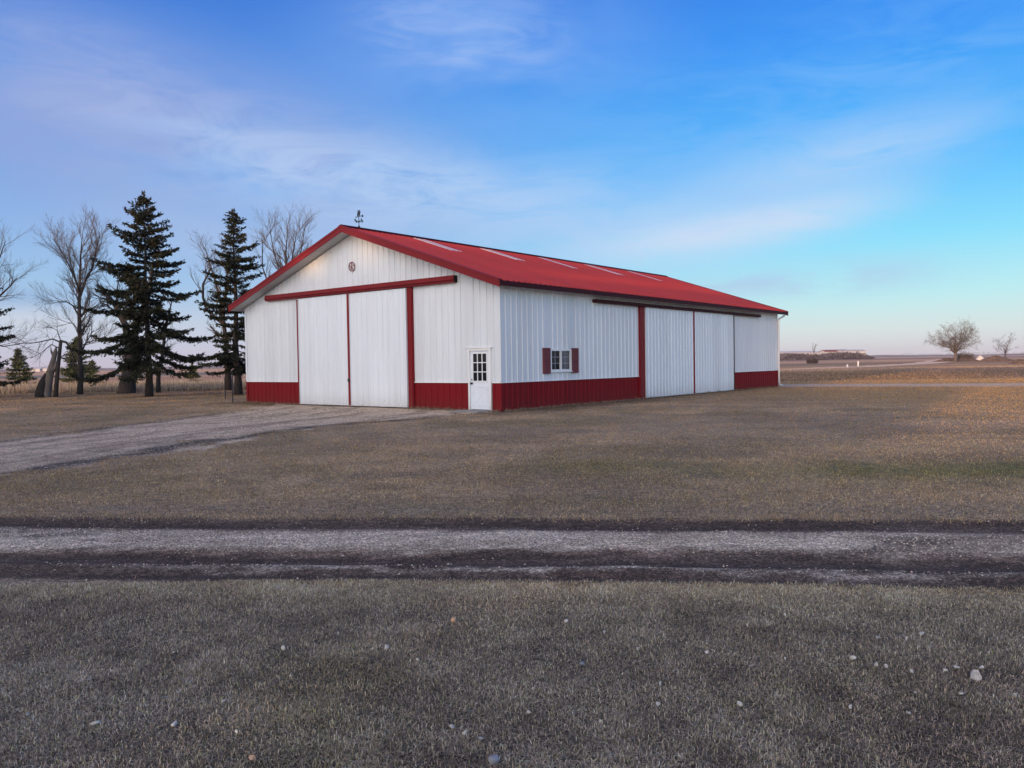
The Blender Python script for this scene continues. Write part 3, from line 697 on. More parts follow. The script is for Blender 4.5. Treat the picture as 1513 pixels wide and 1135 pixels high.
pebbles('lane_gravel', 260000, p_lane, .003, .013, 'pale crushed gravel between the ruts of the dirt lane')
def p_drv(n):
    y = 8+RS.rand(n)**1.3*24; x = -15+RS.rand(n)*15
    k = (drive_mask(x, y) > RS.uniform(.2, .9, n)) & ~in_barn(x, y); return x[k], y[k]
pebbles('driveway_gravel', 90000, p_drv, .004, .016, 'pale gravel of the driveway leading to the big doors')
def p_yard(n):
    y = 3+RS.rand(n)*22; x = RS.uniform(-1, 1, n)*(y*.7+1); k = fbm(x, y, 2., 2) > .5; return x[k], y[k]
pebbles('scattered_grit', 450, p_yard, .005, .020, 'tiny pale grit scattered thinly through the lawn', (.42, .40, .38))

def stone_mesh(name, r, seed, mat, flat=.95):
    rs = np.random.RandomState(seed); import bmesh
    bm = bmesh.new(); bmesh.ops.create_icosphere(bm, subdivisions=2, radius=1)
    pl = [(lambda d: d/np.linalg.norm(d))(rs.normal(size=3)) for _ in range(7)]; of = rs.uniform(.30, .62, 7)
    sc = np.array([rs.uniform(.8, 1.25), rs.uniform(.6, 1.), flat*rs.uniform(.7, 1.1)])
    for v in bm.verts:
        p = np.array(v.co)
        for d, q in zip(pl, of):
            e = p@d-q
            if e > 0: p = p-d*e
        v.co = Vector(p*sc*r)
    me = bpy.data.meshes.new(name); bm.to_mesh(me); bm.free(); me.materials.append(mat)
    o = bpy.data.objects.new(name, me); col.objects.link(o); return o
STW = plain('chalky_stone', (.60, .57, .52, 1), .85, .3, 40, .5)
STG = plain('grey_stone', (.30, .31, .34, 1), .85, .3, 40, .5)
STO = plain('tan_stone', (.46, .31, .22, 1), .85, .3, 40, .5)
stones = [  # px, py, size in photo px, material
 (726, 1129, 22, STG, 'large bluish grey stone half sunk in grass, nearest the bottom centre', None), (1440, 1002, 19, STW, 'largest white angular stone in the dark grass at right', None),
 (671, 919, 12, STO, 'tan orange stone alone in the grass just below the lane', None), (258, 1072, 11, STW, 'white wedge shaped stone at lower left, right one of a pair', None),
 (140, 1071, 12, STW, 'rounder pale stone at lower left, left one of a pair', None), (1092, 1042, 11, STW, 'cream stone beside a dry tuft right of centre', None),
 (860, 984, 12, STG, 'dull grey flat stone in grass near the middle', None), (373, 1122, 10, STO, 'small tan stone at the very bottom left of centre', None)]
G1 = 'white stone chips scattered in the grass at right'; G2 = 'pale stone chips scattered in the grass at left and centre'
for s in [(1297, 945, 9), (1339, 947, 7), (1362, 939, 8), (1260, 976, 9), (1295, 985, 9), (1309, 987, 6), (1347, 995, 7), (1398, 993, 8), (1414, 989, 9), (1450, 989, 7), (1352, 1026, 6), (1420, 1027, 7), (1498, 1029, 8), (1256, 1048, 9), (1344, 1056, 7), (1160, 911, 6), (1160, 975, 5), (1044, 965, 7)]:
    stones.append(s+(STW, 'small white stone chip lying among others in the dark grass at right', G1))
for s in [(418, 962, 8), (570, 960, 9), (618, 979, 7), (350, 1083, 7), (687, 1087, 10), (710, 1097, 9), (40, 1056, 7), (669, 1078, 8), (330, 1038, 6), (780, 1056, 7), (257, 965, 5), (838, 919, 6), (893, 936, 6), (942, 961, 7), (971, 1042, 8), (976, 1013, 7), (887, 1067, 6), (430, 1002, 5), (500, 938, 5)]:
    stones.append(s+(STW, 'small pale stone chip lying in the dark grass at left or centre', G2))
for i, (px, py, sz, mt, lb, gp) in enumerate(stones):
    g_ = gnd(px, py); d = g_[1]/ (fw@np.array([0, 1, 0])); r = sz*d/F_PX/2*1.22
    o = stone_mesh('stone', r, i+5, mt); o.location = (g_[0], g_[1], float(relief(g_[0], g_[1]))+r*.30+.010); o.rotation_euler.z = i*1.7
    tag(o, lb, 'stone', gp)

# ------------------------------------------------------------------ TREES
BARK = plain('bark', (.052, .043, .040, 1), .95, .5, 3, 1., stretch=(3, 3, .6), bd=.06)
BARKP = plain('pale_bark', (.20, .165, .145, 1), .95, .5, 3, 1., stretch=(3, 3, .6), bd=.06)
TWIG = plain('twig_bark', (.10, .082, .082, 1), .9, .3, 4, .3)
TWIGW = plain('warm_twig_bark', (.15, .12, .105, 1), .9, .3, 4, .3)
def unit(v): return v/(np.linalg.norm(v)+1e-9)
def grow(tr, cr, p, d, L, r, lev, maxlev, rs, up=.12, spread=.65, kids=(5, 9), twig=.012, wob=.16):
    n = max(3, int(5-lev)) if lev else 8
    pts = [p.copy()]; rad = [r]; dd = unit(d)
    for i in range(n):
        dd = unit(dd+rs.normal(0, wob, 3)+np.array([0, 0, up])*(1 if lev else .3)); pts.append(pts[-1]+dd*L/n); rad.append(r*(1-(i+1)/n*.72) if lev else r*(1-(i+1)/n*.65))
    (tr if lev <= 1 else cr).tube(pts, [max(q, twig*.55) for q in rad], 7 if lev == 0 else (5 if lev == 1 else 3), cap=False)
    if lev >= maxlev: return
    k = rs.randint(kids[0], kids[1]+1)
    for j in range(k):
        t = (.32 if lev == 0 else .15)+(.68 if lev == 0 else .85)*(j+rs.rand())/k; t = min(t, .985); f = t*n; i = int(f); q = pts[i]+(pts[min(i+1, n)]-pts[i])*(f-i)
        ax = unit(pts[min(i+1, n)]-pts[i]); az = rs.uniform(0, 2*math.pi); o1 = unit(np.cross(ax, [.3, .5, .8])); o2 = np.cross(ax, o1)
        sp = spread*rs.uniform(.65, 1.25); nd_ = unit(ax*math.cos(sp)+(o1*math.cos(az)+o2*math.sin(az))*math.sin(sp))
        grow(tr, cr, q, nd_, L*rs.uniform(.42, .68)*(1.1-.35*t), rad[i]*rs.uniform(.42, .62), lev+1, maxlev, rs, up, spread, kids, twig, wob)
def bare_tree(name, base, H, seed, label, r=.2, up=.12, spread=.65, kids=(5, 8), maxlev=4, lean=(0, 0), bark=BARK, twigm=TWIG, limbs=None, twig=.0062, wob=.13, group=None):
    rs = np.random.RandomState(seed); t = MB(); c = MB()
    root = empty(name, tuple(base), 0, label, 'tree', group)
    if limbs is None:
        grow(t, c, np.array([0, 0, -.1]), np.array([lean[0], lean[1], 1.]), H*.80, r, 0, maxlev, rs, up, spread, kids, twig, wob)
    else:
        for pts, rr, kd, lv in limbs:
            pts = [np.array(q, float) for q in pts]
            t.tube(pts, rr, 9 if rr[0] > .15 else 6, cap=True)
            n = len(pts)-1; seg = sum(np.linalg.norm(pts[i+1]-pts[i]) for i in range(n))
            for j in range(kd):
                tt = .25+.74*(j+rs.rand())/max(kd, 1); f = min(tt, .99)*n; i = int(f); q = pts[i]+(pts[i+1]-pts[i])*(f-i)
                ax = unit(pts[i+1]-pts[i]); az = rs.uniform(0, 6.28); o1 = unit(np.cross(ax, [.3, .5, .8])); o2 = np.cross(ax, o1)
                sp = spread*rs.uniform(.7, 1.3); nd_ = unit(ax*math.cos(sp)+(o1*math.cos(az)+o2*math.sin(az))*math.sin(sp))
                grow(t, c, q, nd_, H*rs.uniform(.14, .26), max(rr[i]*.45, .02), lv, maxlev, rs, up, spread, kids, twig, wob)
    t.build('trunk', bark, root, True)
    if c.v: c.build('crown', twigm, root)
    return root

NEEDLE = attr_mat('spruce_needles', fine=(6., .12), rough=.8)
def spruce(name, base, H, Rm, z0, seed, label, tone=(.017, .020, .011), tip=(.06, .038, .022), dens=1., trunk_r=.2, droop=.25, prof=.85, group=None, sun=(.018, .022, .010), card=1., up_b=.0, nb=(5, 8), irregular=.3, step=.36):
    rs = np.random.RandomState(seed); root = empty(name, tuple(base), 0, label, 'tree', group)
    t = MB(); pts = []; x = y = 0.
    for i in range(11):
        pts.append((x, y, -.1+(H+.1)*i/10)); x += rs.normal(0, .03); y += rs.normal(0, .03)
    t.tube(pts, [trunk_r*(1.25 if i == 0 else 1)*(1-i/10*.96) for i in range(11)], 8)
    NV = []; NC = []
    z = z0
    def cards(P, D, n, sz):
        """n needle sprays along P -> P+D"""
        s = rs.rand(n)[:, None]; q = P+D*s+rs.normal(0, .03*card, (n, 3))
        d1 = unit(D)+rs.normal(0, .55, (n, 3)); d1 /= np.linalg.norm(d1, axis=1)[:, None]
        d2 = np.cross(d1, rs.normal(0, 1, (n, 3))); d2 /= np.linalg.norm(d2, axis=1)[:, None]+1e-9
        Ls = sz*rs.uniform(.6, 1.3, (n, 1)); Ws = sz*.30
        V = np.stack([q-d2*Ws, q+d2*Ws, q+d1*Ls], 1); NV.append(V)
        return s
    while z < H-.12:
        rel = (z-z0)/(H-z0); Rz = Rm*((1-rel)**prof)*(.86+.14*math.sin(z*5))+.10
        if rel < .12: Rz *= .75+rel*2
        k = rs.randint(nb[0], nb[1]+1); a0 = rs.uniform(0, 6.28)
        for j in range(k):
            a = a0+6.283*j/k+rs.normal(0, .25); Lb = Rz*rs.uniform(1-irregular*1.6, 1+irregular*.55)
            if Lb < .08: continue
            hd = np.array([math.cos(a), math.sin(a), 0.]); zz = z+rs.normal(0, .08)
            px_, py_ = np.interp(zz, [p_[2] for p_ in pts], [p_[0] for p_ in pts]), np.interp(zz, [p_[2] for p_ in pts], [p_[1] for p_ in pts])
            dr = droop*(1-rel)*rs.uniform(.6, 1.4)-up_b*rel; segs = 6; bp = []
            for i in range(segs+1):
                s = i/segs; bp.append(np.array([px_, py_, zz])+hd*Lb*s+np.array([0, 0, Lb*(-dr*1.5*s*(1-.55*s*s)+.10*s*s*rel+.30*rel*s)]))
            t.tube(bp, [max(.035*(1-rel)*(1-i/segs)+.008, .006) for i in range(segs+1)], 3, cap=False)
            side = np.array([-hd[1], hd[0], 0])
            nbr = max(3, int(Lb/.13*dens))
            for i in range(nbr):
                s = .16+.84*(i+rs.rand())/nbr; f = min(s, .999)*segs; ii = int(f); q = bp[ii]+(bp[ii+1]-bp[ii])*(f-ii); ax = unit(bp[ii+1]-bp[ii])
                for sd in (-1, 1):
                    l2 = (.10+.34*Lb*(1-s)*min(1, s*3))*rs.uniform(.5, 1.15); l2 = min(l2, .75)
                    D = unit(ax*.75+side*sd*rs.uniform(.5, 1.)+np.array([0, 0, rs.uniform(-.45, .05)]))*l2
                    ncd = max(3, int(l2/.045*dens)); ss = cards(q, D, ncd, .13*card)
                    base_c = np.array(tone)*rs.uniform(.6, 1.5)+np.array(sun)*max(0, rs.normal(.1, .35))
                    cc = base_c[None]*(rs.uniform(.6, 1.4, (ncd, 1)))+np.array(tip)[None]*(ss > .75)*(.25+.75*rel)*rs.uniform(0, .8, (ncd, 1))  # warm low sun painted onto needle tips, stronger towards the top
                    NC.append(np.repeat(cc, 3, 0))
        z += step*(.55+.6*(1-rel))*rs.uniform(.8, 1.2)
    # leader
    cards(np.array([pts[-1][0], pts[-1][1], H-.5]), np.array([0, 0, .6]), 60, .12*card); NC.append(np.repeat(np.tile(np.array(tone)+np.array(tip)*.4, (60, 1)), 3, 0))
    V = np.concatenate(NV, 0).reshape(-1, 3); F = np.arange(len(V)).reshape(-1, 3); Ct = np.concatenate(NC, 0)
    t.build('trunk', BARK, root, True); mesh_np('crown', V, F, NEEDLE, root, False, np.clip(Ct, .004, .5))
    return root
def rel_pts(base, lst, depth):
    """photo points at a given depth, turned into offsets from the tree's own base"""
    return [at(X_, Y_, depth+(dz if len(q_) > 2 else 0))-base for q_ in lst for (X_, Y_, dz) in [(q_[0], q_[1], q_[2] if len(q_) > 2 else 0)]]

b_ = gnd(220, 586); top = at(230, 287, b_[1])[2]
s1 = spruce('spruce_tree', b_, top, 4.35, 2.3, 3, 'tallest dark spruce with wide drooping boughs left of the barn', trunk_r=.22, prof=.74, droop=.50, dens=1.2, card=1.3, nb=(4, 7), irregular=.5, step=.38)
b_ = gnd(352, 583); top = at(347, 312, b_[1])[2]
s2 = spruce('spruce_tree', b_, top, 3.6, 1.8, 8, 'narrower dark spruce close beside the left corner of the barn', trunk_r=.24, prof=.75, droop=.30, dens=1.2, card=1.3, nb=(4, 7), irregular=.5, step=.38)
b_ = gnd(-72, 590); spruce('spruce_tree', b_, 10.5, 4.5, 1.5, 27, 'dark spruce cut off by the left edge of the picture', trunk_r=.25, prof=.6, droop=.3, dens=1.1, card=1.3)
yl = dict(tone=(.04, .052, .022), tip=(.13, .10, .04), sun=(.13, .12, .03), trunk_r=.09, droop=.1, prof=.95, dens=.95, card=1.8, up_b=.1)  # yellow-green sunlight painted into the young needles
b_ = gnd(30, 567); spruce('young_spruce', b_, 4.2, 2.1, .2, 31, 'small sunlit spruce in the field at far left', group='young spruces in the field', **yl)
b_ = gnd(112, 569); spruce('young_spruce', b_, 5.0, 2.5, .15, 32, 'broad bushy young spruce behind the tall bare tree', group='young spruces in the field', **yl)
b_ = gnd(203, 562); spruce('young_spruce', b_, 3.3, 1.3, .15, 33, 'young spruce seen between the massive old trunk and the tallest spruce', group='young spruces in the field', **yl)
b_ = gnd(286, 563); spruce('young_spruce', b_, 2.0, 1.4, .1, 34, 'low young spruce half hidden by a drooping bough right of the tallest spruce', group='young spruces in the field', **yl)
b_ = gnd(138, 566); spruce('young_spruce', b_, 2.6, 1.6, .1, 35, 'smallest rounded evergreen right of the bare tree trunk', group='young spruces in the field', **yl)

# bare tree A, straight trunk and ascending fan of branches
b_ = gnd(118, 583); D = b_[1]; P = lambda *l: rel_pts(b_, l, D)
treeA = bare_tree('bare_tree', b_, 8., 5, 'tall bare tree with straight trunk and fan of upright twigs, second from left', r=.26, up=.10, spread=.55, kids=(6, 9), maxlev=4, limbs=[
 ([(0, 0, -.1)]+P((119, 560), (118, 500), (117, 450), (118, 425), (119, 380), (122, 345)), [.22, .16, .135, .115, .09, .055, .015], 22, 2),
 (P((118, 438, 0), (126, 415, .3), (137, 395, .5), (143, 365, .4), (148, 345, .2)), [.10, .08, .06, .04, .015], 14, 2),
 (P((118, 430), (108, 405, -.4), (95, 378, -.7), (78, 352, -.9)), [.07, .055, .035, .015], 12, 2),
 (P((118, 445), (114, 420, .8), (105, 390, 1.2), (98, 360, 1.5)), [.06, .05, .035, .015], 11, 2),
 (P((118, 470), (125, 462, .2), (137, 455, .5), (150, 448, .8)), [.07, .06, .04, .015], 6, 2),
 (P((117, 468), (108, 452, .3), (97, 445, .3), (85, 446, .3)), [.06, .05, .04, .015], 6, 2),
 (P((118, 512), (128, 507, -.3), (140, 503, -.4), (158, 506, -.4)), [.05, .04, .03, .01], 6, 2),
 (P((117, 490), (108, 478, .3), (98, 476, .3)), [.04, .03, .01], 4, 2)])
# massive old trunk with a leaning limb
b_ = gnd(187, 581); D = b_[1]; P = lambda *l: rel_pts(b_, l, D)
bare_tree('old_tree', b_, 7, 15, 'massive thick grey trunk with a limb leaning left, behind the tallest spruce', r=.62, up=.08, spread=.7, kids=(4, 6), maxlev=4, bark=BARK, limbs=[
 ([(0, 0, -.1)]+P((187.5, 577), (189, 565), (193, 545), (195, 525), (194, 505)), [.66, .58, .52, .46, .42, .36], 0, 2),
 (P((192, 512), (185, 480), (170, 450), (155, 432), (143, 421)), [.30, .21, .16, .12, .06], 9, 2),
 (P((194, 512), (205, 470, .6), (222, 430, 1.), (226, 390, 1)), [.3, .22, .14, .05], 9, 2),
 (P((175, 460), (172, 435, .3), (176, 410, .4)), [.09, .06, .02], 5, 2)])
b_ = gnd(234, 580); D = b_[1]; P = lambda *l: rel_pts(b_, l, D)
bare_tree('bare_tree', b_, 7, 19, 'thin crooked bare trunk just right of the tallest spruce trunk', r=.15, maxlev=4, limbs=[
 ([(0, 0, -.1)]+P((234, 560), (236, 540), (240, 525), (244, 490), (255, 440)), [.17, .14, .14, .12, .09, .03], 8, 2)])
# bare tree with curved limb between the two spruces
b_ = gnd(338, 577); D = b_[1]; P = lambda *l: rel_pts(b_, l, D)
bare_tree('bare_tree', b_, 7.5, 23, 'bare tree with a curved limb showing between the two big spruces', r=.24, up=.1, spread=.6, kids=(4, 7), maxlev=4, limbs=[
 ([(0, 0, -.1)]+P((336, 540), (333, 500), (330, 470), (334, 430), (336, 395), (334, 370)), [.26, .20, .16, .12, .09, .05, .02], 14, 2),
 (P((332, 480), (318, 470), (306, 458), (300, 440), (300, 420), (310, 400), (312, 392)), [.12, .10, .10, .09, .08, .06, .02], 9, 2),
 (P((331, 470), (322, 430, .5), (312, 395, .8), (302, 365, .9)), [.10, .08, .05, .02], 10, 2)])
# bare tree behind the barn
b_ = np.array([at(428, 570, 62.)[0], 62., 0.]); D = 62.; P = lambda *l: rel_pts(b_, l, D)
treeD = bare_tree('bare_tree', b_, 8., 27, 'bare tree rising behind the left slope of the red roof', r=.25, up=.12, spread=.5, kids=(5, 8), maxlev=4, limbs=[
 ([(0, 0, -.1)]+P((427, 520), (426, 460), (424, 410), (422, 375), (425, 340)), [.26, .2, .16, .11, .06, .02], 18, 2),
 (P((426, 450), (415, 410), (404, 370), (399, 338)), [.09, .07, .04, .015], 12, 2),
 (P((426, 440), (438, 400, .5), (446, 365, .8), (450, 338, .8)), [.09, .07, .04, .015], 13, 2),
 (P((425, 420), (432, 380, -.6), (438, 345, -.8)), [.09, .06, .02], 8, 2),
 (P((425, 450), (400, 430, .4), (388, 395, .7), (387, 345, .8)), [.10, .07, .05, .02], 8, 2)])
# bare tree at the left edge
b_ = gnd(-55, 585); D = b_[1]; P = lambda *l: rel_pts(b_, l, D)
bare_tree('bare_tree', b_, 8, 29, 'bare tree at the left picture edge, only its right branches in view', r=.3, up=.1, spread=.6, kids=(4, 7), maxlev=4, limbs=[
 ([(0, 0, -.1)]+P((-52, 540), (-48, 480), (-40, 420), (-28, 380), (-20, 330)), [.28, .22, .16, .11, .06, .02], 9, 2),
 (P((-45, 470), (-20, 450), (0, 437), (16, 422), (25, 410)), [.10, .08, .06, .04, .015], 11, 2),
 (P((-40, 430), (-15, 405), (0, 380), (8, 356)), [.08, .06, .04, .015], 11, 2),
 (P((-48, 500), (-20, 505), (5, 512), (30, 508)), [.08, .06, .04, .015], 9, 2)])
# broken leaning trunk and the snag beside it
b_ = gnd(66, 587); D = b_[1]; P = lambda *l: rel_pts(b_, l, D)
root = empty('broken_trunk', tuple(b_), 0, 'broken leaning tree stump with dark swollen base and jagged pale top', 'tree stump')
w = MB(); w.tube([(0, 0, -.15)]+P((67, 583), (70, 570), (73, 556), (76, 544), (79, 532), (82, 520), (83, 513)), [.42, .34, .28, .24, .20, .15, .12, .04], 9)
w.tube(P((80, 528), (76, 520), (75, 514)), [.09, .06, .015], 6); w.tube([(0, 0, -.1)]+P((60, 584), (57, 587)), [.2, .16, .06], 6); w.tube(P((78, 548), (83, 541), (82, 533)), [.16, .12, .04], 7)
ov = w.build('trunk', BARKP, root, True)
w = MB(); w.tube([(-.12, -.16, -.1)]+[q+np.array([-.14, -.12, 0]) for q in P((66, 580), (69, 566), (73, 552))], [.36, .34, .26, .08], 9); w.build('bark', plain('charred_bark', (.025, .022, .022, 1), .95, .4, 4, 1.), root, True)
b_ = gnd(82, 587); D = b_[1]; P = lambda *l: rel_pts(b_, l, D)
root = bare_tree('snag', b_, 5, 41, 'slim dark snag with a broken arching limb, beside the broken stump', r=.12, up=-.02, spread=.9, kids=(3, 5), maxlev=4, limbs=[
 ([(0, 0, -.1)]+P((84, 560), (87, 530), (90, 503)), [.14, .12, .11, .09], 2, 3),
 (P((90, 504), (98, 506), (105, 516), (109, 530), (110, 546)), [.08, .07, .06, .06, .05], 3, 3),
 (P((90, 506), (78, 501), (60, 505), (42, 508), (22, 507)), [.05, .04, .03, .02, .01], 10, 3),
 (P((88, 515), (76, 509), (60, 522), (45, 530)), [.04, .03, .02, .01], 7, 3),
 (P((90, 504), (84, 488), (70, 480)), [.03, .02, .01], 5, 3)])

# right hand trees
b_ = gnd(1412, 534.5); D = b_[1]; P = lambda *l: rel_pts(b_, l, D); b_[2] = float(far_z(b_[0], b_[1]))
def fan(seed, n, H, zf, r0):
    rs_ = np.random.RandomState(seed); out = [([(0, 0, -.4), (0, 0, zf*.6), (.1, 0, zf), (0, .1, H*.45), (.1, 0, H*.68)], [.55, .45, .38, .2, .06], 12, 2)]
    for k in range(n):
        a = 2*math.pi*k/n+rs_.uniform(-.2, .2); sp = (.35, .85, 1.32)[k % 3]; Lk = H*(.74, .70, .64)[k % 3]; q = np.array([0, 0, zf*rs_.uniform(.7, 1.15)]); pts_ = [q]; d_ = np.array([math.cos(a)*math.sin(sp), math.sin(a)*math.sin(sp), math.cos(sp)])
        for m_ in range(5): d_ = unit(d_+rs_.normal(0, .10, 3)+np.array([0, 0, .05])); pts_.append(pts_[-1]+d_*Lk/5)
        out.append((pts_, [r0, r0*.8, r0*.6, r0*.42, r0*.25, .03], 12, 2))
    return out
bare_tree('field_tree', b_, 13., 52, 'large round crowned bare tree alone in the field at right', r=.45, up=.05, spread=.75, kids=(4, 6), maxlev=4, bark=TWIGW, twigm=TWIGW, twig=.024, limbs=fan(5, 13, 10.4, 3.1, .15))
b_ = gnd(1485, 533.5); b_[2] = float(far_z(b_[0], b_[1]))
bare_tree('field_tree', b_, 7.5, 57, 'small sparse bare tree near the right edge of the picture', r=.14, up=.10, spread=.6, kids=(3, 5), maxlev=4, bark=TWIG, twig=.018, limbs=[(np_, [q*.4 for q in rr_], 6, 2) for np_, rr_, k_, l_ in fan(9, 7, 6.2, 2.2, .12)])
def bush(name, base, w_, h_, seed, label, c=(.13, .10, .09), n=260, th=.03):
    rs = np.random.RandomState(seed); root = empty(name, tuple(base), 0, label, 'bush'); m_ = MB()
    for i in range(n):
        a = rs.uniform(0, 6.28); q = rs.rand()**.5; p0 = np.array([math.cos(a)*q*w_*.3, math.sin(a)*q*w_*.3, -.1]); e = p0*rs.uniform(1, 1.8)+np.array([rs.normal(0, .2), rs.normal(0, .2), h_*rs.uniform(.5, 1.05)*(1-.35*q)])
        m_.tube([p0, (p0+e)/2+rs.normal(0, .1, 3), e], [th, th*.8, th*.4], 3, cap=False)
    m_.build('branches', plain(name+'_twigs', c+(1,), .95), root)
    return root
b_ = gnd(1425, 534); b_[2] = float(far_z(b_[0], b_[1])); bush('bush', b_, 6.5, 3.6, 3, 'grey leafless bush at the right foot of the round crowned tree', n=420, th=.05)
b_ = gnd(1196, 537); b_[2] = float(far_z(b_[0], b_[1])); bush('bush', b_, 2.2, 2.0, 5, 'dark scrub clump in the field right of the barn, left of two', (.06, .045, .045), 160, .06)
b_ = gnd(1204, 537); b_[2] = float(far_z(b_[0], b_[1])); bush('bush', b_, 2.2, 2.2, 6, 'dark scrub clump in the field under a spindly tree', (.05, .04, .04), 160, .06)
b_ = gnd(1203, 536.5); b_[2] = float(far_z(b_[0], b_[1])); bare_tree('spindly_tree', b_, 6, 61, 'spindly bare sapling beyond the far right corner of the barn', r=.10, up=.15, spread=.5, kids=(3, 5), maxlev=3, twig=.03)
# rubble and mounds under the field trees
MND = plain('dirt_mound', (.17, .11, .08, 1), .95, .45, .8, .9, bd=.2)
def mound(base, w_, d_, h_, seed, label, mat=MND, cat='mound'):
    rs = np.random.RandomState(seed); n, k = 20, 6; V = []; F = []
    for j in range(k+1):
        q = j/k
        for i in range(n):
            a = 2*math.pi*i/n; r = (1-q)*(1+.35*float(vn(i*1.3+seed*7, j*.7, 1.))); V.append((math.cos(a)*r*w_/2, math.sin(a)*r*d_/2, -.3+(h_+.3)*math.sin(q*math.pi/2)*(1+.35*(float(vn(i*1.1, j+seed, 1.))-.5))))
    for j in range(k):
        for i in range(n): a = j*n+i; b = j*n+(i+1) % n; F.append((a, b, b+n, a+n))
    nm = 'dirt_mound' if cat == 'mound' else 'boulder'
    o = mesh_np(nm, V, F, mat, None, cat != 'mound'); o.location = tuple(base); return tag(o, label, cat)
for px, py, w_, h_, sd, lb in ((1402, 534.5, 9, 1.0, 1, 'brown earth mound left of the round crowned tree'), (1428, 534, 8, 1.1, 2, 'brown earth mound below the grey bush'), (1472, 534, 10, 1.4, 3, 'brown earth mound at the foot of the small sparse tree'), (1508, 537, 5, .8, 4, 'dark low earth heap at the right picture edge')):
    b_ = gnd(px, py); b_[2] = float(far_z(b_[0], b_[1])); mound(b_, w_, w_*.5, h_, sd, lb)
b_ = gnd(1448, 533.5); b_[2] = float(far_z(b_[0], b_[1])); mound(b_, 2.8, 2.0, 1.5, 9, 'big white boulder between the two bare trees at right', plain('white_rock', (.72, .62, .55, 1), .9, .2, 2, .4), 'boulder')
for px, py, lb in ((1268, 541, 'white marker post standing by the pale farm road'), (1252, 542.5, 'short white marker post left of the taller one')):
    b_ = gnd(px, py); b_[2] = float(far_z(b_[0], b_[1])); w = MB(); hgt = .95 if px > 1260 else .45
    w.tube([(0, 0, -.2), (0, 0, hgt)], .13, 8); w.tube([(0, 0, hgt), (0, 0, hgt+.08)], [.15, .08], 8); o = w.build('marker_post', TRIMW); o.location = tuple(b_); tag(o, lb, 'post')

# far grove and farm buildings on the horizon
def grove(name, xa, xb, yy, hmax, n, seed, label, c=(.13, .105, .115)):
    rs = np.random.RandomState(seed); V = []; T = []
    x = rs.uniform(xa, xb, n); dpt = rs.uniform(-18, 18, n)
    hh = hmax*(.55+.6*fbm(x, dpt*0, 22., 3))*np.clip((x-xa)/12+.2, 0, 1)*np.clip((xb-x)/12+.2, 0, 1)
    for i in range(n):
        z = rs.rand()**.75*hh[i]; d1 = rs.normal(0, 1, 3); d1[2] = abs(d1[2])*1.6; d1 = unit(d1)*rs.uniform(.8, 1.9); d2 = unit(np.cross(d1, rs.normal(0, 1, 3)))*.35
        p0 = np.array([x[i], yy+dpt[i], z]); V += [p0-d2, p0+d2, p0+d1]; T += [np.array(c)*rs.uniform(.6, 1.4)]*3
    o = mesh_np(name, np.array(V), np.arange(len(V)).reshape(-1, 3), NEEDLE, None, False, np.array(T)); return tag(o, label, 'trees', None, 'stuff')
gx0 = at(1140, 530, 640.)[0]; gx1 = at(1279, 530, 640.)[0]
grove('distant_grove', gx0, gx1, 640., 5.2, 8000, 4, 'long hazy grove of bare trees on the horizon right of the barn')
grove('distant_treeline', at(-30, 545, 1500.)[0], at(150, 545, 1500.)[0], 1500., 8, 2500, 6, 'faint treeline on the horizon at far left')
grove('distant_treeline', at(175, 545, 1900.)[0], at(420, 545, 1900.)[0], 1900., 8, 2500, 7, 'faint treeline on the horizon between trees and barn')
grove('distant_treeline', at(1285, 528, 2200.)[0], at(1580, 528, 2200.)[0], 2200., 11, 4000, 8, 'low blue treeline on the horizon behind the round crowned tree')
WB = plain('far_white_wall', (.52, .49, .50, 1), .6, .05, .2, .1); RB = plain('far_red_roof', (.28, .10, .08, 1), .6); GB = plain('far_grey_roof', (.42, .41, .45, 1), .5)
def shed(px, yy, wid, hw_, hr_, label, roofm, dep=14):
    x = at(px, 528, yy)[0]; root = empty('farm_building', (x, yy, 0), 0, label, 'building')
    w = MB(); w.box((-wid/2, 0, -1), (wid/2, dep, hw_)); w.prism([(-wid/2, 0, hw_), (-wid/2, dep, hw_), (-wid/2, dep/2, hw_+hr_-.2)], (wid, 0, 0)); w.build('wall', WB, root)
    w = MB()
    for s in (0, 1): w.prism([(-wid/2-.4, -0.5 if s == 0 else dep+.5, hw_-.1), (-wid/2-.4, dep/2, hw_+hr_), (-wid/2-.4, dep/2, hw_+hr_-.3), (-wid/2-.4, -0.5 if s == 0 else dep+.5, hw_-.35)], (wid+.8, 0, 0))
    w.build('roof', roofm, root)
    for i in range(int(wid/9)):
        w = MB(); w.box((-wid/2+3+i*9, -.06, hw_-1.6), (-wid/2+5+i*9, -.003, hw_-.8)); w.build('window', DARK, root)
    return root
shed(1172, 720, 36, 6.9, 1.4, 'long low white livestock barn, leftmost behind the distant grove', WB)
shed(1212, 715, 16, 6.5, 1.4, 'short white shed in the middle behind the distant grove', WB)
shed(1237, 700, 20, 7.2, 1.6, 'red roofed farm shed behind the distant grove', RB)
shed(1262, 690, 20, 7.6, .8, 'white farm shed with grey roof at right end of the distant grove', GB)
shed(52, 930, 10, 3.0, 1.4, 'tiny white farm building on the left horizon, left of two', WB, 8)
shed(67, 930, 7, 3.2, 1.4, 'tiny white farm building on the left horizon by the leaning stump', WB, 8)

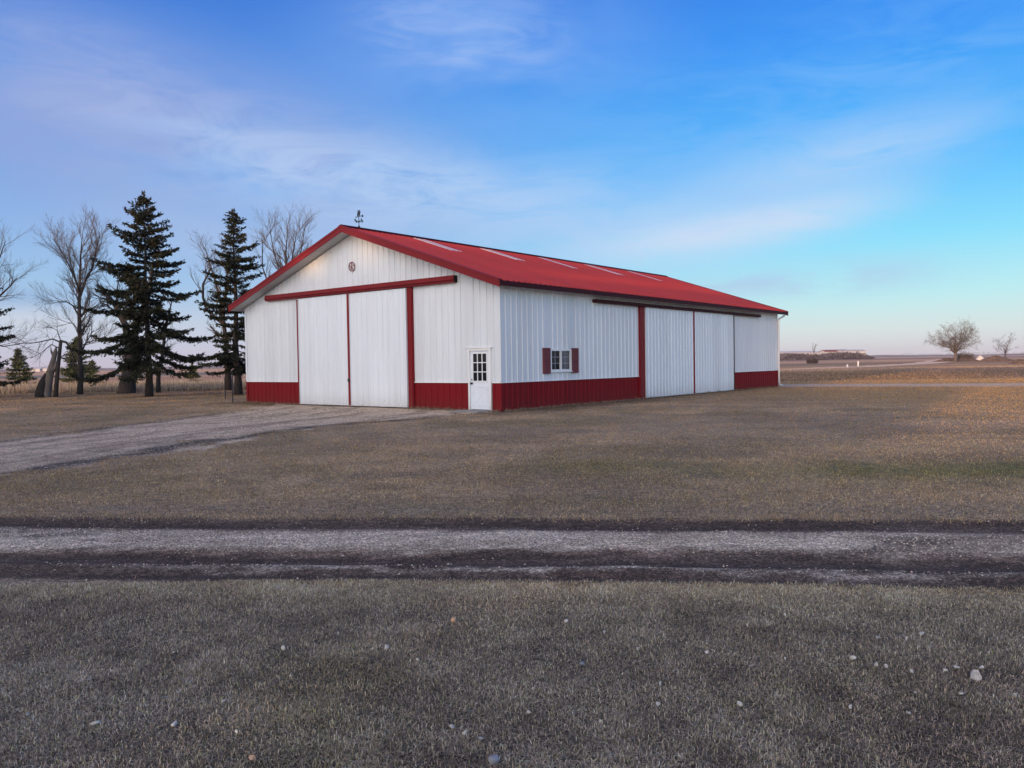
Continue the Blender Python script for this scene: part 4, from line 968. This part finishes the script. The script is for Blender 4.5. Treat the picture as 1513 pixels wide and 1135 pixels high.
# small metal gate left of the barn corner
gb = gnd(333, 590); gb2 = gnd(344, 591); g3 = BC+bv*BW+np.array([-.9, .6, 0])
root = empty('metal_fence', tuple(gb), 0, 'thin black metal fence posts and rail by the left barn corner', 'fence')
w = MB(); w.tube([(0, 0, -.2), (0, 0, 1.15)], .030, 6); w.build('post', IRON, root)
q = gb2-gb; w = MB(); w.tube([(q[0], q[1], -.2), (q[0], q[1], 1.45)], .030, 6); w.build('post', IRON, root)
q3 = g3-gb; w = MB(); w.tube([(q3[0], q3[1], -.2), (q3[0], q3[1], 1.2)], .028, 6); w.build('post', IRON, root)
for z_ in (1.0, .45):
    w = MB(); w.tube([(q[0], q[1], z_), (q3[0], q3[1], z_)], .016, 6); w.build('rail', IRON, root)

# ------------------------------------------------------------------ unseen buildings and trees added behind the camera to shade the yard
SUN_EL, sdir = 4.0, np.array([.55, .835]); sdir = sdir/np.linalg.norm(sdir); sper = np.array([sdir[1], -sdir[0]])
def yardpt(s, wq): return sdir*s+sper*wq
def copy_tree(src, loc, rz, sc, label):
    r = src.copy(); col.objects.link(r); r.location = loc; r.rotation_euler.z = rz; r.scale = (sc, sc, sc); r['label'] = label
    for ch in src.children:
        c = ch.copy(); col.objects.link(c); c.parent = r
    return r
def sun_blocker(s, wq, wid, dep, hw_, hr_, name, label, cat):
    p_ = yardpt(s, wq); root = empty(name, (p_[0], p_[1], 0), math.atan2(sper[1], sper[0]), label, cat)
    w = MB(); w.box((-wid/2, -dep, -.1), (wid/2, 0, hw_)); w.prism([(-wid/2, -dep, hw_), (-wid/2, 0, hw_), (-wid/2, -dep/2, hw_+hr_-.12)], (wid, 0, 0)); w.build('wall', WHITE, root)
    w = MB()
    for s_ in (0, 1):
        ye = .4 if s_ == 0 else -dep-.4
        w.prism([(-wid/2-.4, ye, hw_-.12), (-wid/2-.4, -dep/2, hw_+hr_), (-wid/2-.4, -dep/2, hw_+hr_-.15), (-wid/2-.4, ye, hw_-.27)], (wid+.8, 0, 0))
    w.build('roof', plain(name+'_shingles', (.10, .09, .09, 1), .9), root)
    for u in np.arange(-wid/2+2, wid/2-1, 3.2):
        w = MB(); w.box((u, .0, 1.0), (u+1.1, .05, 2.3)); f_ = w.build('window', TRIMW, root); w = MB(); w.box((u+.08, .05, 1.08), (u+1.02, .056, 2.22)); w.build('pane', GLASS, f_)
sun_blocker(-27, -8.3, 10, 8, 3.0, 2.6, 'garage_blocker', 'white garage added unseen behind the camera to shade the yard', 'garage_blocker')
sun_blocker(-27, -22, 17, 9, 5.6, 3.9, 'farmhouse_blocker', 'white two storey farmhouse added unseen behind the camera to shade the barn', 'sun_blocker')
sun_blocker(-27, 11, 27, 7, 2.3, 1.2, 'shed_blocker', 'low white machine shed added unseen behind the camera to shade the foreground', 'shed')
for i, (s_, w_) in enumerate([(-24, -34), (-29, -39), (-25, -44), (-30, -50), (-26, -57), (-40, -14), (-38, -27), (-24, -15.0), (-37, -15), (-38, -19), (-36, -24), (-39, -30)]):  # spruce copies added to keep low sun off the gable and yard
    p_ = yardpt(s_, w_); copy_tree(s1 if i % 2 else s2, (p_[0], p_[1], 0), i*1.3, 1.05 if i % 2 else 1.15, 'spruce copy added unseen behind the camera to block the sun')['group'] = 'added sun-blocking spruces'
for i, (s_, w_) in enumerate([(-42, -14), (-46, -18.5), (-43, -23), (-47, -28), (-43, -33), (-52, -21)]):  # bare copies added to thin the sun reaching the gable
    p_ = yardpt(s_, w_); copy_tree(treeD if i % 2 else treeA, (p_[0], p_[1], 0), i*1.9, 1.12, 'bare tree copy added unseen behind the camera to filter the sun')['group'] = 'bare trees added to filter the sun'

# ------------------------------------------------------------------ LIGHT
sun = bpy.data.lights.new('sun', 'SUN'); sun.energy = 3.2; sun.angle = R(1.15); sun.color = (1., .60, .30)
so = bpy.data.objects.new('sun', sun); col.objects.link(so)
trav = Vector((sdir[0]*math.cos(R(SUN_EL)), sdir[1]*math.cos(R(SUN_EL)), -math.sin(R(SUN_EL))))
so.rotation_euler = trav.to_track_quat('-Z', 'Y').to_euler(); so.location = (-30, -50, 40)

world = bpy.data.worlds.new('World'); scene.world = world; world.use_nodes = True
nt = world.node_tree; nd = nt.nodes; lk = nt.links; nd.clear()
sky = nd.new('ShaderNodeTexSky'); sky.sky_type = 'NISHITA'; sky.sun_disc = False; sky.sun_elevation = R(SUN_EL); sky.sun_rotation = math.atan2(-sdir[0], -sdir[1]); sky.air_density = 1; sky.dust_density = 1
co = nd.new('ShaderNodeTexCoord').outputs['Generated']; sp = nd.new('ShaderNodeSeparateXYZ'); lk.new(co, sp.inputs[0])
ex, ey, ez = sp.outputs
hyp = mth(nt, 'SQRT', mth(nt, 'ADD', mth(nt, 'MULTIPLY', ex, ex), mth(nt, 'MULTIPLY', ey, ey)))
az = mth(nt, 'ARCTAN2', ex, ey); el = mth(nt, 'ARCTAN2', ez, hyp)     # radians; az 0 = the way the barn stands
def srgb(r, g, b): return lin(r, g, b)
fe = mth(nt, 'DIVIDE', el, .9, clamp=True)     # 0 horizon .. 1 at 51 degrees
LFT = ramp(nt, [(0., srgb(198, 196, 216)), (.05, srgb(184, 200, 226)), (.11, srgb(146, 190, 232)), (.20, srgb(112, 166, 230)), (.34, srgb(74, 142, 226)), (.46, srgb(36, 112, 212)), (.7, srgb(24, 90, 190)), (1., srgb(20, 70, 160))]); lk.new(fe, LFT.inputs[0])
RGT = ramp(nt, [(0., srgb(214, 210, 220)), (.035, srgb(206, 224, 230)), (.08, srgb(172, 228, 240)), (.15, srgb(118, 212, 247)), (.25, srgb(54, 176, 248)), (.40, srgb(20, 138, 240)), (.52, srgb(10, 112, 224)), (.75, srgb(16, 88, 190)), (1., srgb(16, 66, 155))]); lk.new(fe, RGT.inputs[0])
rl = N(nt, 'ShaderNodeMapRange', interpolation_type='SMOOTHSTEP'); rl.inputs['From Min'].default_value = -.45; rl.inputs['From Max'].default_value = .45; lk.new(az, rl.inputs[0])
base = mixc(nt, LFT.outputs[0], RGT.outputs[0], rl.outputs[0])
cv = nd.new('ShaderNodeCombineXYZ'); lk.new(az, cv.inputs[0]); lk.new(el, cv.inputs[1]); ae = cv.outputs[0]
nbig = noise(nt, scaled(nt, ae, (1.2, 3.4, 1), (0, 0, .18)), 2.2, 5, .55, .4)
nfin = noise(nt, scaled(nt, ae, (2.0, 8., 1), (0, 0, .20)), 3.2, 9, .66, 1.1)
nrt = noise(nt, scaled(nt, ae, (1.8, 8., 1), (0, 0, -.42)), 3.4, 9, .66, 1.0)
def P2(X_, Y_):
    v = ray(X_, Y_); return math.atan2(v[0], v[1]), math.atan2(v[2], math.hypot(v[0], v[1]))
def band(A, B, wd, feather_a=.10, nz=nfin, lo=.38, hi=.66, warp=.10, wlow=None):
    """soft streak between two sky directions"""
    (a0, e0), (a1, e1) = P2(*A), P2(*B); L = math.hypot(a1-a0, e1-e0); cx, sx = (a1-a0)/L, (e1-e0)/L
    da = mth(nt, 'SUBTRACT', az, a0); de = mth(nt, 'SUBTRACT', mth(nt, 'ADD', el, mth(nt, 'MULTIPLY', mth(nt, 'SUBTRACT', nbig, .5), warp)), e0)
    t = mth(nt, 'ADD', mth(nt, 'MULTIPLY', da, cx), mth(nt, 'MULTIPLY', de, sx)); q = mth(nt, 'SUBTRACT', mth(nt, 'MULTIPLY', de, cx), mth(nt, 'MULTIPLY', da, sx))
    g = mth(nt, 'DIVIDE', q, wd); g = mth(nt, 'EXPONENT', mth(nt, 'MULTIPLY', mth(nt, 'MULTIPLY', g, g), -1.))
    def ss(x_, a_, b_):
        n_ = N(nt, 'ShaderNodeMapRange', interpolation_type='SMOOTHSTEP'); n_.inputs['From Min'].default_value = a_; n_.inputs['From Max'].default_value = b_; lk.new(x_, n_.inputs[0]); return n_.outputs[0]
    m_ = mth(nt, 'MULTIPLY', ss(t, -feather_a, feather_a), mth(nt, 'SUBTRACT', 1., ss(t, L-feather_a, L+feather_a)))
    return mth(nt, 'MULTIPLY', mth(nt, 'MULTIPLY', g, m_), ss(nz, lo, hi))
def lay(c, m_, colr, k): return mixc(nt, c, colr, mth(nt, 'MULTIPLY', m_, k, clamp=True))
c = base
c = lay(c, band((-150, 100), (620, 300), .100, .20, nbig, .22, .58), srgb(146, 160, 212), .92)
c = lay(c, band((-80, 20), (420, 205), .045, .18, nfin, .26, .72), srgb(160, 174, 222), .60)
c = lay(c, band((60, 150), (560, 265), .035, .16, nfin, .28, .72), srgb(166, 184, 228), .55)
c = lay(c, band((300, 235), (1000, 325), .052, .18, nfin, .26, .60), srgb(176, 202, 240), .80)
c = lay(c, band((120, 330), (860, 355), .050, .18, nbig, .28, .62), srgb(158, 186, 230), .60)
c = lay(c, band((520, 10), (900, 70), .075, .14, nbig, .32, .62), srgb(142, 182, 242), .62)
c = lay(c, band((560, 30), (800, 60), .035, .08, nfin, .38, .64), srgb(176, 196, 240), .55)
c = lay(c, band((900, 362), (1260, 310), .024, .12, nrt, .10, .55, .04), srgb(200, 216, 240), 1.2)
c = lay(c, band((1080, 285), (1420, 185), .032, .12, nrt, .12, .62, .05), srgb(176, 206, 242), .85)
c = lay(c, band((760, 335), (1320, 255), .050, .16, nrt, .18, .60), srgb(150, 194, 242), .6)
c = lay(c, band((820, 250), (1560, 20), .075, .18, nrt, .36, .70), srgb(110, 176, 246), .55)
c = lay(c, band((1000, 430), (1360, 400), .017, .10, nrt, .25, .6, .03), srgb(158, 186, 228), .65)
c = lay(c, band((-100, 470), (230, 480), .016, .12, nfin, .2, .6, .02), srgb(208, 214, 228), .6)
c = lay(c, band((-200, 425), (150, 440), .012, .12, nfin, .2, .6, .02), srgb(122, 164, 214), .6)
# the sunset side, behind the photographer
dt = nd.new('ShaderNodeVectorMath'); dt.operation = 'DOT_PRODUCT'; lk.new(co, dt.inputs[0]); dt.inputs[1].default_value = (-sdir[0], -sdir[1], .10)
gl = N(nt, 'ShaderNodeMapRange', interpolation_type='SMOOTHSTEP'); gl.inputs['From Min'].default_value = .05; gl.inputs['From Max'].default_value = 1.; lk.new(dt.outputs['Value'], gl.inputs[0])
glow = N(nt, 'ShaderNodeVectorMath', operation='SCALE'); glow.inputs[0].default_value = (1.36, 1.20, .93); lk.new(mth(nt, 'MULTIPLY', gl.outputs[0], 1.5), glow.inputs['Scale'])
ad = nd.new('ShaderNodeVectorMath'); ad.operation = 'ADD'; lk.new(c, ad.inputs[0]); lk.new(glow.outputs[0], ad.inputs[1])
bg1 = nd.new('ShaderNodeBackground'); lk.new(ad.outputs[0], bg1.inputs[0]); bg1.inputs[1].default_value = .98
bg2 = nd.new('ShaderNodeBackground'); lk.new(sky.outputs[0], bg2.inputs[0]); bg2.inputs[1].default_value = .03
sh = nd.new('ShaderNodeAddShader'); lk.new(bg1.outputs[0], sh.inputs[0]); lk.new(bg2.outputs[0], sh.inputs[1])
wo = nd.new('ShaderNodeOutputWorld'); lk.new(sh.outputs[0], wo.inputs['Surface'])

# ------------------------------------------------------------------ the air
HAZE = True
if HAZE:
    w = MB(); w.box((-4300, -720, -12), (4300, 4300, 40)); hz = w.build('haze', DARK); tag(hz, 'thin evening haze over the plain', 'haze', None, 'stuff')
    m = bpy.data.materials.new('haze_air'); m.use_nodes = True; nt = m.node_tree; nt.nodes.clear()
    pv = nt.nodes.new('ShaderNodeVolumePrincipled'); pv.inputs['Color'].default_value = (.90, .84, .90, 1); pv.inputs['Density'].default_value = .00011; pv.inputs['Anisotropy'].default_value = 0
    om = nt.nodes.new('ShaderNodeOutputMaterial'); nt.links.new(pv.outputs[0], om.inputs['Volume']); hz.data.materials.clear(); hz.data.materials.append(m)
